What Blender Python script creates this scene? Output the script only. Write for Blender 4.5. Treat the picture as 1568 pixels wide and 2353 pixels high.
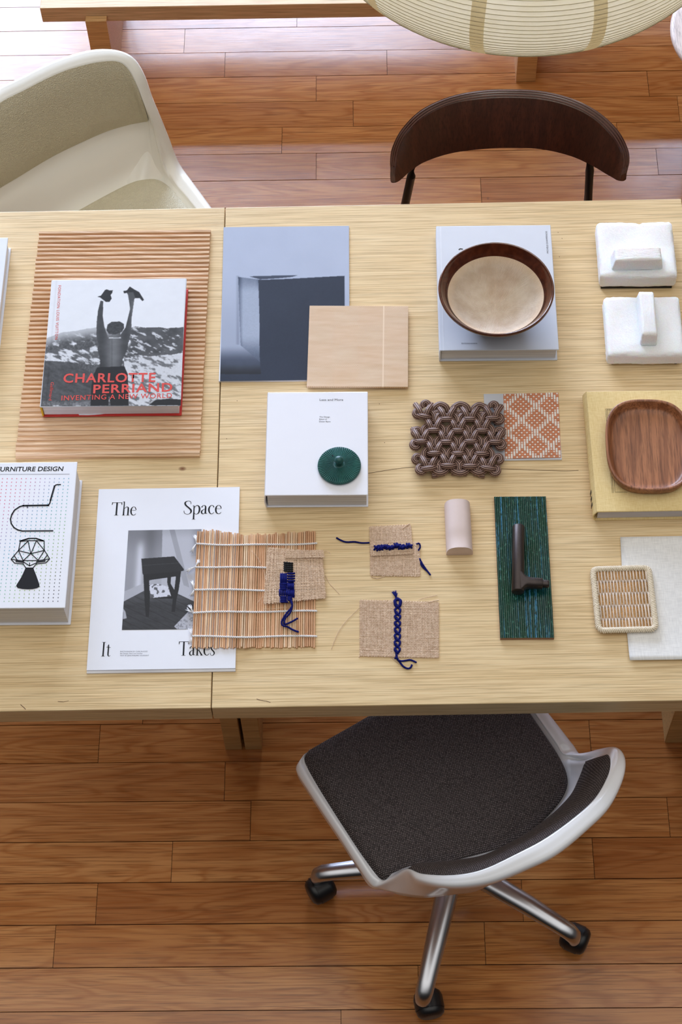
import bpy, bmesh, math, random
import numpy as np
from mathutils import Vector, Matrix
for o in list(bpy.data.objects): bpy.data.objects.remove(o)
SC = bpy.context.scene
COL = SC.collection
PI = math.pi
R = math.radians

# ------------------------------------------------------------------ camera
IW, IH = 1568, 2353
F, PITCH, ROLL, YAW, H = 4282.4, 1.047968, -0.0387121, 0.0318633, 3.4532
BOARD, YREF = 0.0825, 1.501726
TH = 0.74          # table height
TYAW = 0.0072764   # the tables stand at this angle to the floor boards
def _axes():
    cy, sy = math.cos(YAW), math.sin(YAW)
    Rz = np.array([[cy, -sy, 0], [sy, cy, 0], [0, 0, 1]])
    r = np.array([1, 0, 0.]); u = np.array([0, 0, 1.]); f = np.array([0, 1., 0])
    f2 = f*math.cos(PITCH) - u*math.sin(PITCH); u2 = u*math.cos(PITCH) + f*math.sin(PITCH)
    r3 = r*math.cos(ROLL) + u2*math.sin(ROLL); u3 = u2*math.cos(ROLL) - r*math.sin(ROLL)
    return Rz@r3, Rz@u3, Rz@f2
AR, AU, AF = _axes()
def at(px, py, z=TH):
    """world point at height z that the photograph shows at pixel px, py"""
    d = AF + AR*(px-IW/2)/F - AU*(py-IH/2)/F
    return np.array([0, 0, H]) + d*((z-H)/d[2])
def pix(P):
    d = np.asarray(P, float) - np.array([0, 0, H]); z = d@AF
    return np.array([IW/2+F*(d@AR)/z, IH/2-F*(d@AU)/z])
cd = bpy.data.cameras.new('camera'); cam = bpy.data.objects.new('camera', cd); COL.objects.link(cam)
M4 = Matrix.Identity(4)
for i in range(3):
    M4[i][0], M4[i][1], M4[i][2] = AR[i], AU[i], -AF[i]
M4[2][3] = H
cam.matrix_world = M4
cd.sensor_fit = 'VERTICAL'; cd.sensor_height = 36.0; cd.lens = F/IH*36.0
cd.clip_start = 0.05; cd.clip_end = 60
SC.camera = cam

# ------------------------------------------------------------------ view + world light
SC.view_settings.view_transform = 'Standard'; SC.view_settings.look = 'None'
SC.view_settings.exposure = 0.0; SC.view_settings.gamma = 1.0; SC.view_settings.use_curve_mapping = False
SC.cycles.use_denoising = True
SC.cycles.max_bounces = 8; SC.cycles.diffuse_bounces = 4; SC.cycles.glossy_bounces = 4
SC.cycles.sample_clamp_indirect = 6.0; SC.cycles.caustics_reflective = False; SC.cycles.caustics_refractive = False
WALL_Y = 6.0
SKY_EMIT = 22.0            # sky behind the window panes
ROOM_UP, ROOM_NEAR, ROOM_FAR = (1.28, 1.24, 1.17), (0.12, 0.115, 0.11), (1.08, 1.05, 1.0)
w = bpy.data.worlds.new('room_light'); SC.world = w; w.use_nodes = True
nt = w.node_tree; nt.nodes.clear()
_tc = nt.nodes.new('ShaderNodeTexCoord'); _sx = nt.nodes.new('ShaderNodeSeparateXYZ'); nt.links.new(_tc.outputs['Generated'], _sx.inputs[0])
_mr = nt.nodes.new('ShaderNodeMapRange'); nt.links.new(_sx.outputs['Y'], _mr.inputs[0]); _mr.inputs[1].default_value = -0.8; _mr.inputs[2].default_value = 0.8
_cr = nt.nodes.new('ShaderNodeValToRGB'); nt.links.new(_mr.outputs[0], _cr.inputs[0])
_cr.color_ramp.elements[0].color = (*ROOM_NEAR, 1); _cr.color_ramp.elements[1].color = (*ROOM_FAR, 1)
_e = _cr.color_ramp.elements.new(0.52); _e.color = (*ROOM_UP, 1)
_e = _cr.color_ramp.elements.new(0.20); _e.color = (1.2, 1.17, 1.12, 1)
_bg = nt.nodes.new('ShaderNodeBackground'); nt.links.new(_cr.outputs[0], _bg.inputs[0])
_mz = nt.nodes.new('ShaderNodeMapRange'); nt.links.new(_sx.outputs['Z'], _mz.inputs[0])   # ceiling bright, lower walls and floor dim
_mz.interpolation_type = 'SMOOTHSTEP'; _mz.inputs[1].default_value = 0.42; _mz.inputs[2].default_value = 0.95; _mz.inputs[3].default_value = 0.05; _mz.inputs[4].default_value = 1.0
nt.links.new(_mz.outputs[0], _bg.inputs[1])
_wo = nt.nodes.new('ShaderNodeOutputWorld'); nt.links.new(_bg.outputs[0], _wo.inputs[0])

# ------------------------------------------------------------------ material helpers
def lin(c):
    c = c/255.0
    return c/12.92 if c <= 0.04045 else ((c+0.055)/1.055)**2.4
def C(r, g, b): return (lin(r), lin(g), lin(b), 1.0)
class NT:
    def __init__(s, name):
        s.m = bpy.data.materials.new(name); s.m.use_nodes = True; s.t = s.m.node_tree
        s.b = s.t.nodes['Principled BSDF']
    def n(s, typ, ins=None, **props):
        nd = s.t.nodes.new('ShaderNode'+typ)
        for k, v in props.items(): setattr(nd, k, v)
        for k, v in (ins or {}).items(): s.put(nd.inputs[k], v)
        return nd
    def put(s, sock, v):
        if isinstance(v, bpy.types.NodeSocket): s.t.links.new(v, sock)
        elif isinstance(v, bpy.types.Node): s.t.links.new(v.outputs[0], sock)
        else: sock.default_value = v
    def math(s, op, a, b=0.0, c=0.0, clamp=False):
        return s.n('Math', {0: a, 1: b, 2: c}, operation=op, use_clamp=clamp).outputs[0]
    def mix(s, f, a, b, blend='MIX'):
        nd = s.n('Mix', None, data_type='RGBA', blend_type=blend); s.put(nd.inputs[0], f); s.put(nd.inputs[6], a); s.put(nd.inputs[7], b)
        return nd.outputs[2]
    def ramp(s, f, stops, interp='LINEAR'):
        nd = s.n('ValToRGB', {0: f}); cr = nd.color_ramp; cr.interpolation = interp
        while len(cr.elements) < len(stops): cr.elements.new(0.5)
        for e, (p, c) in zip(cr.elements, stops): e.position = p; e.color = c if hasattr(c, '__len__') else (c, c, c, 1)
        return nd.outputs[0]
    def coord(s, kind='Object', scale=(1, 1, 1), loc=(0, 0, 0)):
        tc = s.n('TexCoord'); mp = s.n('Mapping', {0: tc.outputs[kind], 1: loc, 3: scale}); return mp.outputs[0]
    def noise(s, vec, scale, detail=3.0, rough=0.5, dist=0.0):
        return s.n('TexNoise', {'Vector': vec, 'Scale': scale, 'Detail': detail, 'Roughness': rough, 'Distortion': dist}).outputs[0]
    def bump(s, h, strength=0.3, dist=0.001):
        s.put(s.b.inputs['Normal'], s.n('Bump', {'Height': h, 'Strength': strength, 'Distance': dist}).outputs[0])
    def done(s, col=None, rough=None, **kw):
        if col is not None: s.put(s.b.inputs['Base Color'], col)
        if rough is not None: s.put(s.b.inputs['Roughness'], rough)
        for k, v in kw.items(): s.put(s.b.inputs[k.replace('_', ' ')], v)
        return s.m
def plain(name, col, rough=0.5, var=0.04, nscale=30, bump=0.0, **kw):
    t = NT(name); v = t.coord()
    n = t.noise(v, nscale, 4)
    c = t.mix(t.ramp(n, [(0.3, 0.0), (0.7, 1.0)]), tuple(x*(1-var) for x in col[:3])+(1,), tuple(min(1, x*(1+var)) for x in col[:3])+(1,))
    if bump: t.bump(t.noise(v, nscale*12, 2), bump, 0.0006)
    return t.done(c, rough, **kw)

def floor_mat():
    t = NT('varnished_oak_boards')
    rnd = t.n('Attribute', None, attribute_name='rnd').outputs['Fac']
    tc = t.n('TexCoord').outputs['Object']
    off = t.n('CombineXYZ', {0: t.math('MULTIPLY', rnd, 37.0), 1: t.math('MULTIPLY', rnd, 91.0), 2: t.math('MULTIPLY', rnd, 13.0)}).outputs[0]
    v = t.n('VectorMath', {0: tc, 1: off}, operation='ADD').outputs[0]
    vs = t.n('Mapping', {0: v, 3: (1.0, 9.0, 1.0)}).outputs[0]
    big = t.noise(vs, 1.9, 2.5, 0.5, 0.8)
    rings = t.math('SINE', t.math('MULTIPLY', big, 62.0))
    rings = t.math('MULTIPLY_ADD', rings, 0.5, 0.5)
    rings = t.math('POWER', rings, 2.2)
    vf = t.n('Mapping', {0: v, 3: (9.0, 420.0, 6.0)}).outputs[0]
    fine = t.noise(vf, 1.0, 3, 0.6)
    vf2 = t.n('Mapping', {0: v, 3: (1.2, 14.0, 1.0)}).outputs[0]
    mid = t.noise(vf2, 3.0, 4, 0.6, 0.3)
    base = t.ramp(rnd, [(0.0, C(172, 114, 62)), (0.3, C(190, 130, 74)), (0.55, C(180, 120, 64)), (0.8, C(196, 138, 82)), (1.0, C(166, 106, 56))])
    dark = t.mix(1.0, base, C(206, 176, 146), 'MULTIPLY')
    c = t.mix(t.math('MULTIPLY', rings, 0.55), base, dark)
    c = t.mix(t.math('MULTIPLY', t.ramp(mid, [(0.35, 1.0), (0.62, 0.0)]), 0.45), c, dark)
    c = t.mix(t.math('MULTIPLY', t.ramp(fine, [(0.36, 1.0), (0.50, 0.0)]), 0.60), c, C(110, 64, 32))
    spots = t.noise(tc, 23.0, 2, 0.6)
    c = t.mix(t.math('MULTIPLY', t.ramp(spots, [(0.76, 0.0), (0.80, 1.0)]), 0.5), c, C(70, 44, 26))
    wear = t.noise(tc, 2.3, 5, 0.65)
    rough = t.math('MULTIPLY_ADD', t.ramp(wear, [(0.3, 0.0), (0.7, 1.0)]), 0.09, 0.17)
    t.bump(t.math('ADD', t.math('MULTIPLY', fine, 0.25), t.math('MULTIPLY', t.noise(tc, 9.0, 3), 1.6)), 0.22, 0.0012)
    return t.done(c, rough, **{'Specular_IOR_Level': 0.72})

def oak_mat(name, light, mid_, dark_, marks=True, gx=1.6):
    t = NT(name); tc = t.n('TexCoord').outputs['Object']
    v1 = t.n('Mapping', {0: tc, 3: (gx, 26.0, 26.0)}).outputs[0]
    v2 = t.n('Mapping', {0: tc, 3: (9.0, 560.0, 560.0)}).outputs[0]
    v3 = t.n('Mapping', {0: tc, 3: (4.0, 150.0, 150.0)}).outputs[0]
    a = t.noise(v1, 2.0, 4, 0.55, 0.35); b = t.noise(v2, 1.0, 3, 0.6); c3 = t.noise(v3, 2.0, 4, 0.6, 0.1)
    c = t.mix(t.ramp(a, [(0.3, 0.0), (0.7, 1.0)]), light, mid_)
    c = t.mix(t.math('MULTIPLY', t.ramp(c3, [(0.40, 1.0), (0.58, 0.0)]), 0.42), c, dark_)
    c = t.mix(t.math('MULTIPLY', t.ramp(b, [(0.36, 1.0), (0.50, 0.0)]), 0.55), c, tuple(x*0.66 for x in dark_[:3])+(1,))
    c = t.mix(t.math('MULTIPLY', t.ramp(b, [(0.52, 0.0), (0.66, 1.0)]), 0.5), c, tuple(min(1, x*1.15) for x in light[:3])+(1,))
    if marks:
        for kx, ky in marks:
            d = t.n('VectorMath', {0: t.n('Mapping', {0: tc, 1: (-kx, -ky, 0), 3: (1.0, 1.5, 0)}).outputs[0]}, operation='LENGTH').outputs['Value']
            c = t.mix(t.ramp(d, [(0.0025, 1.0), (0.007, 0.0)]), c, C(116, 62, 18))
    t.bump(t.math('ADD', b, t.math('MULTIPLY', c3, 0.7)), 0.25, 0.0006)
    return t.done(c, 0.42, **{'Specular_IOR_Level': 0.4})

def dark_wood(name, light, dark, sc=(30, 2.2, 30), rough=0.35, coat=0.0, turn=0.0, k=26.0):
    t = NT(name); tc = t.n('TexCoord').outputs['Object']
    v = t.n('Mapping', {0: tc, 2: (0, 0, turn), 3: sc}).outputs[0]
    a = t.noise(v, 1.6, 4, 0.6, 0.4)
    s = t.math('MULTIPLY_ADD', t.math('SINE', t.math('MULTIPLY', a, k)), 0.5, 0.5)
    f = t.noise(t.n('Mapping', {0: tc, 2: (0, 0, turn), 3: tuple(x*9 for x in sc)}).outputs[0], 1.5, 3, 0.6)
    c = t.mix(t.math('MULTIPLY', s, 0.75), light, dark)
    c = t.mix(t.math('MULTIPLY', t.ramp(f, [(0.35, 1.0), (0.52, 0.0)]), 0.6), c, tuple(x*0.5 for x in dark[:3])+(1,))
    t.bump(f, 0.12, 0.0004)
    return t.done(c, rough, **{'Coat_Weight': coat, 'Coat_Roughness': 0.15})

def vcol_mat(name, rough=0.45, grain=0.0, gscale=900, spec=0.3):
    t = NT(name); c = t.n('Attribute', None, attribute_name='Col').outputs['Color']
    if grain:
        n = t.noise(t.coord(), gscale, 2, 0.7)
        c = t.mix(grain, c, t.ramp(n, [(0.35, 0.0), (0.65, 1.0)]), 'OVERLAY')
    return t.done(c, rough, Specular_IOR_Level=spec)

# ------------------------------------------------------------------ object helpers
class Thing:
    def __init__(s, name, label, cat, loc=(0, 0, 0), rot=0.0, group=None):
        o = bpy.data.objects.new(name, None); COL.objects.link(o); o.empty_display_size = 0.05
        o.location = loc; o.rotation_euler = (0, 0, rot); s.o = o
        s.M = Matrix.Translation(Vector(loc)) @ Matrix.Rotation(rot, 4, 'Z'); s.Mi = s.M.inverted()
        s.loc, s.rot = Vector(loc), rot
        tag(o, label, cat, group)
    def L(s, P): return s.Mi @ Vector([float(x) for x in P])
    def px(s, x, y, z): return s.L(at(x, y, z))
    def W(s, P): return s.M @ Vector([float(x) for x in P])
def tag(o, label=None, cat=None, group=None, kind=None):
    if label: o['label'] = label
    if cat: o['category'] = cat
    if group: o['group'] = group
    if kind: o['kind'] = kind
    return o
class MB:
    """collects faces; build() links them as one mesh object"""
    def __init__(s): s.v = []; s.f = []; s.uv = []; s.has_uv = False; s.rnd = []; s.mi = []
    def add(s, vs, fs, uv=None, rnd=0.0, mi=0):
        o = len(s.v); s.v += [tuple(float(c) for c in p) for p in vs]
        for k, f in enumerate(fs):
            s.f.append(tuple(i+o for i in f)); s.rnd.append(rnd); s.mi.append(mi)
            s.uv.append(uv[k] if uv else [(0, 0)]*len(f))
        if uv: s.has_uv = True
        return s
    def box(s, x0, x1, y0, y1, z0, z1, rnd=0.0, mi=0, M=None):
        vs = [(x, y, z) for z in (z0, z1) for y in (y0, y1) for x in (x0, x1)]
        if M is not None: vs = [M @ Vector(p) for p in vs]
        return s.add(vs, [(0, 2, 3, 1), (4, 5, 7, 6), (0, 1, 5, 4), (2, 6, 7, 3), (0, 4, 6, 2), (1, 3, 7, 5)], rnd=rnd, mi=mi)
    def prism(s, poly, z0, z1, mi=0, rnd=0.0):
        n = len(poly); vs = [(p[0], p[1], z0) for p in poly]+[(p[0], p[1], z1) for p in poly]
        return s.add(vs, [tuple(range(n-1, -1, -1)), tuple(range(n, 2*n))]+[(i, (i+1) % n, n+(i+1) % n, n+i) for i in range(n)], mi=mi, rnd=rnd)
    def hull8(s, a, b, mi=0):   # two quads (bottom, top)
        return s.add(list(a)+list(b), [(3, 2, 1, 0), (4, 5, 6, 7)]+[(i, (i+1) % 4, 4+(i+1) % 4, 4+i) for i in range(4)], mi=mi)
    def tube(s, pts, r, n=8, closed=False, caps=True, flat=1.0, rnd=0.0, uvr=None, mi=0, up=None, round_caps=False):
        P = [Vector([float(c) for c in p]) for p in pts]; m = len(P)
        rs = list(r) if hasattr(r, '__len__') else [r]*m
        if round_caps and not closed:
            d0 = (P[0]-P[1]).normalized(); d1 = (P[-1]-P[-2]).normalized(); a, b = rs[0], rs[-1]
            P = [P[0]+d0*a*0.95, P[0]+d0*a*0.7]+P+[P[-1]+d1*b*0.7, P[-1]+d1*b*0.95]; rs = [a*0.3, a*0.72]+rs+[b*0.72, b*0.3]; m = len(P)
        up = Vector(up) if up is not None else Vector((0, 0, 1)); vs = []; le = 0.0; ls = []
        for i in range(m):
            a = P[(i-1) % m] if (closed or i > 0) else P[i]; b = P[(i+1) % m] if (closed or i < m-1) else P[i]
            d = (b-a); d = d.normalized() if d.length > 1e-9 else Vector((1, 0, 0))
            sx = d.cross(up)
            if sx.length < 0.05: sx = d.cross(Vector((1, 0, 0)))
            sx.normalize(); sy = sx.cross(d)
            if i: le += (P[i]-P[i-1]).length
            ls.append(le)
            for k in range(n):
                an = 2*PI*k/n; vs.append(P[i]+sx*(rs[i]*math.cos(an))+sy*(rs[i]*flat*math.sin(an)))
        fs = []; uv = []
        for i in range(m if closed else m-1):
            j = (i+1) % m
            for k in range(n):
                l = (k+1) % n; fs.append((i*n+k, i*n+l, j*n+l, j*n+k))
                u0, u1 = ls[i], ls[j] if j else ls[-1]+0.001; uv.append([(u0, k/n), (u0, (k+1)/n), (u1, (k+1)/n), (u1, k/n)])
        if caps and not closed:
            fs += [tuple(range(n-1, -1, -1)), tuple(range((m-1)*n, m*n))]; uv += [[(0, 0)]*n]*2
        return s.add(vs, fs, uv=uv if uvr else None, rnd=rnd, mi=mi)
    def lathe(s, prof, n=48, c=(0, 0, 0), mi=0, ax=None, close=False):
        vs = []; fs = []; idx = []
        for (r, z) in prof:
            if r < 1e-6: idx.append([len(vs)]*n); vs.append((c[0], c[1], c[2]+z))
            else:
                idx.append(list(range(len(vs), len(vs)+n)))
                vs += [(c[0]+r*math.cos(2*PI*k/n), c[1]+r*math.sin(2*PI*k/n), c[2]+z) for k in range(n)]
        for i in range(len(prof)-1):
            for k in range(n):
                l = (k+1) % n; q = [idx[i][k], idx[i][l], idx[i+1][l], idx[i+1][k]]
                q = [x for t, x in enumerate(q) if x not in q[:t]]
                if len(q) > 2: fs.append(tuple(q))
        if ax is not None: vs = [ax @ Vector(p) for p in vs]
        return s.add(vs, fs, mi=mi)
    def grid(s, rows, mi=0, wrap=False, rnd=0.0, uvf=None):
        nu = len(rows); nv = len(rows[0]); vs = [p for r_ in rows for p in r_]; fs = []; uv = []
        for i in range(nu-1):
            for j in range(nv if wrap else nv-1):
                k = (j+1) % nv; fs.append((i*nv+j, i*nv+k, (i+1)*nv+k, (i+1)*nv+j))
        return s.add(vs, fs, mi=mi, rnd=rnd)
    def build(s, name, mats, T=None, parent=None, smooth=False, local=False, bevel=0.0, segs=2, solid=0.0, sub=0, label=None, offset=0.0, angle=None, fixn=True):
        me = bpy.data.meshes.new(name)
        vs = s.v if (local or T is None) else [tuple(T.Mi @ Vector(p)) for p in s.v]
        me.from_pydata(vs, [], s.f)
        for m in (mats if isinstance(mats, (list, tuple)) else [mats]): me.materials.append(m)
        if any(s.mi): me.polygons.foreach_set('material_index', s.mi)
        if any(s.rnd):
            a = me.attributes.new('rnd', 'FLOAT', 'FACE'); a.data.foreach_set('value', s.rnd)
        if s.has_uv:
            l = me.uv_layers.new(name='UVMap'); flat = []
            for u in s.uv:
                for p in u: flat += [p[0], p[1]]
            l.data.foreach_set('uv', flat)
        if smooth: me.polygons.foreach_set('use_smooth', [True]*len(me.polygons))
        me.update()
        if fixn:
            b = bmesh.new(); b.from_mesh(me); bmesh.ops.recalc_face_normals(b, faces=b.faces); b.to_mesh(me); b.free()
        o = bpy.data.objects.new(name, me); COL.objects.link(o)
        if parent is not None: o.parent = parent
        elif T is not None: o.parent = T.o
        if solid: m = o.modifiers.new('thickness', 'SOLIDIFY'); m.thickness = solid; m.offset = offset
        if bevel: m = o.modifiers.new('bevel', 'BEVEL'); m.width = bevel; m.segments = segs; m.limit_method = 'ANGLE'; m.angle_limit = R(35)
        if sub: m = o.modifiers.new('smooth', 'SUBSURF'); m.levels = sub; m.render_levels = sub
        if angle is not None and smooth:
            try: me.set_sharp_from_angle(angle=R(angle))
            except Exception: pass
        if label: o['label'] = label
        return o
def cr(pts, n=8, closed=False):
    """Catmull-Rom through points of any dimension"""
    P = [np.array(p, float) for p in pts]; m = len(P); out = []
    for i in range(m if closed else m-1):
        p0 = P[(i-1) % m] if (closed or i > 0) else 2*P[0]-P[1]; p1 = P[i]; p2 = P[(i+1) % m]
        p3 = P[(i+2) % m] if (closed or i < m-2) else 2*P[-1]-P[-2]
        for k in range(n):
            t = k/n; out.append(0.5*((2*p1)+(-p0+p2)*t+(2*p0-5*p1+4*p2-p3)*t*t+(-p0+3*p1-3*p2+p3)*t**3))
    if not closed: out.append(P[-1])
    return out
def top_single(o, T):
    """turn a Thing with one mesh into that mesh alone, placed at the thing's base"""
    o.parent = None; o.location = T.loc; o.rotation_euler = (0, 0, T.rot)
    for k in ('label', 'category', 'group', 'kind'):
        if k in T.o: o[k] = T.o[k]
    bpy.data.objects.remove(T.o); return o
def rect(px4, z):
    """best rectangle through four corners (tl, tr, br, bl in photo pixels) lying at height z -> centre, angle, width, depth"""
    a, b, c, d = [at(x, y, z)[:2] for x, y in px4]
    cen = (a+b+c+d)/4; e = (b-a)+(c-d); ang = math.atan2(e[1], e[0])
    return cen, ang, (np.linalg.norm(b-a)+np.linalg.norm(c-d))/2, (np.linalg.norm(a-d)+np.linalg.norm(b-c))/2

def text(T, s, p0, p1, hpx, z, mat, name='printed_text', bold=0.0, shear=0.0, space=1.0, parent=None):
    """lettering whose baseline runs from photo pixel p0 to p1 on the plane z, capitals hpx pixels tall"""
    cu = bpy.data.curves.new(name, 'FONT'); cu.body = s; cu.size = 1.0; cu.offset = bold; cu.shear = shear; cu.resolution_u = 3; cu.space_character = space
    tmp = bpy.data.objects.new(name, cu); COL.objects.link(tmp)
    dg = bpy.context.evaluated_depsgraph_get(); me = bpy.data.meshes.new_from_object(tmp.evaluated_get(dg))
    bpy.data.objects.remove(tmp); bpy.data.curves.remove(cu)
    co = np.array([v.co[:] for v in me.vertices]); x0, x1 = co[:, 0].min(), co[:, 0].max()
    cap = 0.69
    a, b = T.px(*p0, z), T.px(*p1, z); ex = (b-a); wd = ex.length; ex.normalize(); ey = Vector((-ex.y, ex.x, 0))
    d = np.array(p1, float)-np.array(p0, float); nrm = np.array([d[1], -d[0]])/np.linalg.norm(d)
    c = T.px(p0[0]+nrm[0]*hpx, p0[1]+nrm[1]*hpx, z); hh = (c-a).length
    sx, sy = wd/(x1-x0), hh/cap
    for v in me.vertices:
        q = a+ex*((v.co.x-x0)*sx)+ey*(v.co.y*sy); v.co = (q.x, q.y, q.z)
    me.materials.clear(); me.materials.append(mat)
    o = bpy.data.objects.new(name, me); COL.objects.link(o); o.parent = parent or T.o
    return o
def flat(T, polys, z, mat, name, parent=None, local=False):
    """thin printed shapes: list of polygons in photo pixels on plane z"""
    m = MB()
    for p in polys:
        q = [T.px(x, y, z) for x, y in p] if not local else [Vector((x, y, z)) for x, y in p]
        m.add(q, [tuple(range(len(q)))])
    return m.build(name, mat, T, parent=parent, local=True, fixn=False)
def line_polys(pts, wd):
    out = []
    for a, b in zip(pts[:-1], pts[1:]):
        a = np.array(a, float); b = np.array(b, float); d = b-a; L = np.linalg.norm(d)
        if L < 1e-6: continue
        n = np.array([-d[1], d[0]])/L*wd/2; e = d/L*wd*0.25
        out.append([a-e+n, b+e+n, b+e-n, a-e-n])
    return out
# --- printed pictures: colours painted per vertex on a flat sheet
rng = np.random.default_rng(7)
def vnoise(X, Y, sx, sy, seed=0, octv=4):
    out = np.zeros_like(X); amp = 1; tot = 0
    r = np.random.default_rng(seed)
    for o in range(octv):
        g = r.random((64, 64)); a = X*sx*2**o; b = Y*sy*2**o
        i = np.floor(a).astype(int); j = np.floor(b).astype(int); fx = a-i; fy = b-j; fx = fx*fx*(3-2*fx); fy = fy*fy*(3-2*fy)
        i0, i1, j0, j1 = i % 64, (i+1) % 64, j % 64, (j+1) % 64
        out += amp*((g[i0, j0]*(1-fx)+g[i1, j0]*fx)*(1-fy)+(g[i0, j1]*(1-fx)+g[i1, j1]*fx)*fy); tot += amp; amp *= 0.55
    return out/tot
def inpoly(X, Y, poly):
    ins = np.zeros(X.shape, bool); n = len(poly)
    for i in range(n):
        x1, y1 = poly[i]; x2, y2 = poly[(i+1) % n]
        if y1 == y2: continue
        ins ^= ((y1 > Y) != (y2 > Y)) & (X < (x2-x1)*(Y-y1)/(y2-y1)+x1)
    return ins
def ss(x, a, b): t = np.clip((x-a)/(b-a), 0, 1); return t*t*(3-2*t)
def picture(T, px4, z, nx, ny, fn, mat, name='printed_picture', parent=None):
    """fn(X, Y in photo pixels) -> grey or rgb in 0..255"""
    a, b, c, d = [np.array(p, float) for p in px4]
    L = [np.array(T.px(*p, z)) for p in (a, b, c, d)]
    u = np.linspace(0, 1, nx)[None, :, None]; v = np.linspace(0, 1, ny)[:, None, None]
    loc = (L[0]*(1-u)+L[1]*u)*(1-v)+(L[3]*(1-u)+L[2]*u)*v
    P = (a*(1-u)+b*u)*(1-v)+(d*(1-u)+c*u)*v
    g = fn(P[..., 0], P[..., 1])
    q = np.pad(g, ((1, 1), (1, 1), (0, 0)), mode='edge')
    g = (4*g+2*(q[:-2, 1:-1]+q[2:, 1:-1]+q[1:-1, :-2]+q[1:-1, 2:])+q[:-2, :-2]+q[2:, 2:]+q[:-2, 2:]+q[2:, :-2])/16
    g = np.clip(g, 0, 255)/255; l = np.where(g <= 0.04045, g/12.92, ((g+0.055)/1.055)**2.4)
    me = bpy.data.meshes.new(name); idx = np.arange(nx*ny).reshape(ny, nx)
    fs = np.stack([idx[1:, :-1], idx[1:, 1:], idx[:-1, 1:], idx[:-1, :-1]], -1).reshape(-1, 4)
    me.from_pydata(loc.reshape(-1, 3).tolist(), [], fs.tolist())
    at_ = me.color_attributes.new('Col', 'FLOAT_COLOR', 'POINT')
    at_.data.foreach_set('color', np.concatenate([l.reshape(-1, 3), np.ones((nx*ny, 1))], 1).ravel())
    me.materials.append(mat); o = bpy.data.objects.new(name, me); COL.objects.link(o); o.parent = parent or T.o
    return o

# ------------------------------------------------------------------ shared materials
M_floor = floor_mat()
M_gap = plain('dark_floor_gap', C(30, 20, 14), 0.9)
knots_R = []
M_oak_front = None
M_white_paper = plain('white_cover_paper', C(236, 238, 246), 0.38, 0.01)
M_pages = None
M_ink = plain('black_ink', C(14, 14, 19), 0.55, Specular_IOR_Level=0.25)
M_red = plain('red_ink', C(214, 58, 44), 0.5)
M_pic = vcol_mat('printed_photograph', 0.4, 0.10, 1500)
M_vpic = vcol_mat('matt_print', 0.42, 0.05, 1500)
def pages_mat(name, c0, c1, k=900):
    t = NT(name); v = t.coord('Object', (3, 3, k)); n = t.noise(v, 1.0, 3, 0.7)
    return t.done(t.mix(t.ramp(n, [(0.35, 0.0), (0.65, 1.0)]), c0, c1), 0.6)
M_pages = pages_mat('page_edges', C(205, 204, 210), C(246, 246, 250))
M_pages2 = pages_mat('pale_page_edges', C(188, 190, 200), C(240, 242, 248), 500)

# ------------------------------------------------------------------ floor
def build_floor():
    m = MB(); random.seed(3)
    def fx(x, y): return float(at(x, y, 0)[0])
    # row index k: boards between YREF-k*B and YREF-(k+1)*B  (k=0 starts at photo y 1666, k<0 towards the window)
    joints = {0: [fx(228, 1709)], 1: [], 2: [fx(576, 1887)], 3: [fx(395, 1982), fx(1364, 1970)], 4: [fx(222, 2078), fx(1201, 2069)],
              5: [fx(125, 2174), fx(1115, 2168)], 6: [fx(962, 2260)], 7: [fx(784, 2340)], -1: [fx(329, 1640)],
              }
    joints[2].append(fx(1537, 1878))
    up = {0: [fx(727, 205), fx(1490, 192)], 1: [fx(812, 262)], 2: [fx(648, 325), fx(1420, 310)], 3: [fx(727, 385), fx(1511, 371)], 4: [fx(1106, 437)],
          -1: [fx(517, 150), fx(890, 160)], -2: [fx(424, 95), fx(1272, 137)]}
    for k, v in up.items(): joints[k-21] = v
    rows = range(-52, 17)
    for k in rows:
        y1 = YREF-k*BOARD; y0 = y1-BOARD
        js = sorted(joints.get(k, []))
        if not js: js = [random.uniform(-0.6, 0.9)]
        L = list(js); x = js[0]
        while x > -4.2: x -= random.uniform(0.75, 1.35); L.insert(0, x)
        x = js[-1]
        while x < 4.2: x += random.uniform(0.75, 1.35); L.append(x)
        g = random.uniform(0.0011, 0.0019)
        for a, b in zip(L[:-1], L[1:]):
            m.box(a+0.0005, b-0.0005, y0+g*0.6, y1-g*0.4, -0.02, random.uniform(-0.0004, 0.0), rnd=random.uniform(0.02, 1.0))
    m.box(-5.5, 5.5, YREF-17*BOARD, YREF+53*BOARD, -0.04, -0.004, rnd=0.001, mi=1)
    o = m.build('floor', [M_floor, M_gap], bevel=0.0, local=True)
    tag(o, 'glossy orange brown hardwood strip floor', kind='structure')
build_floor()

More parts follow.
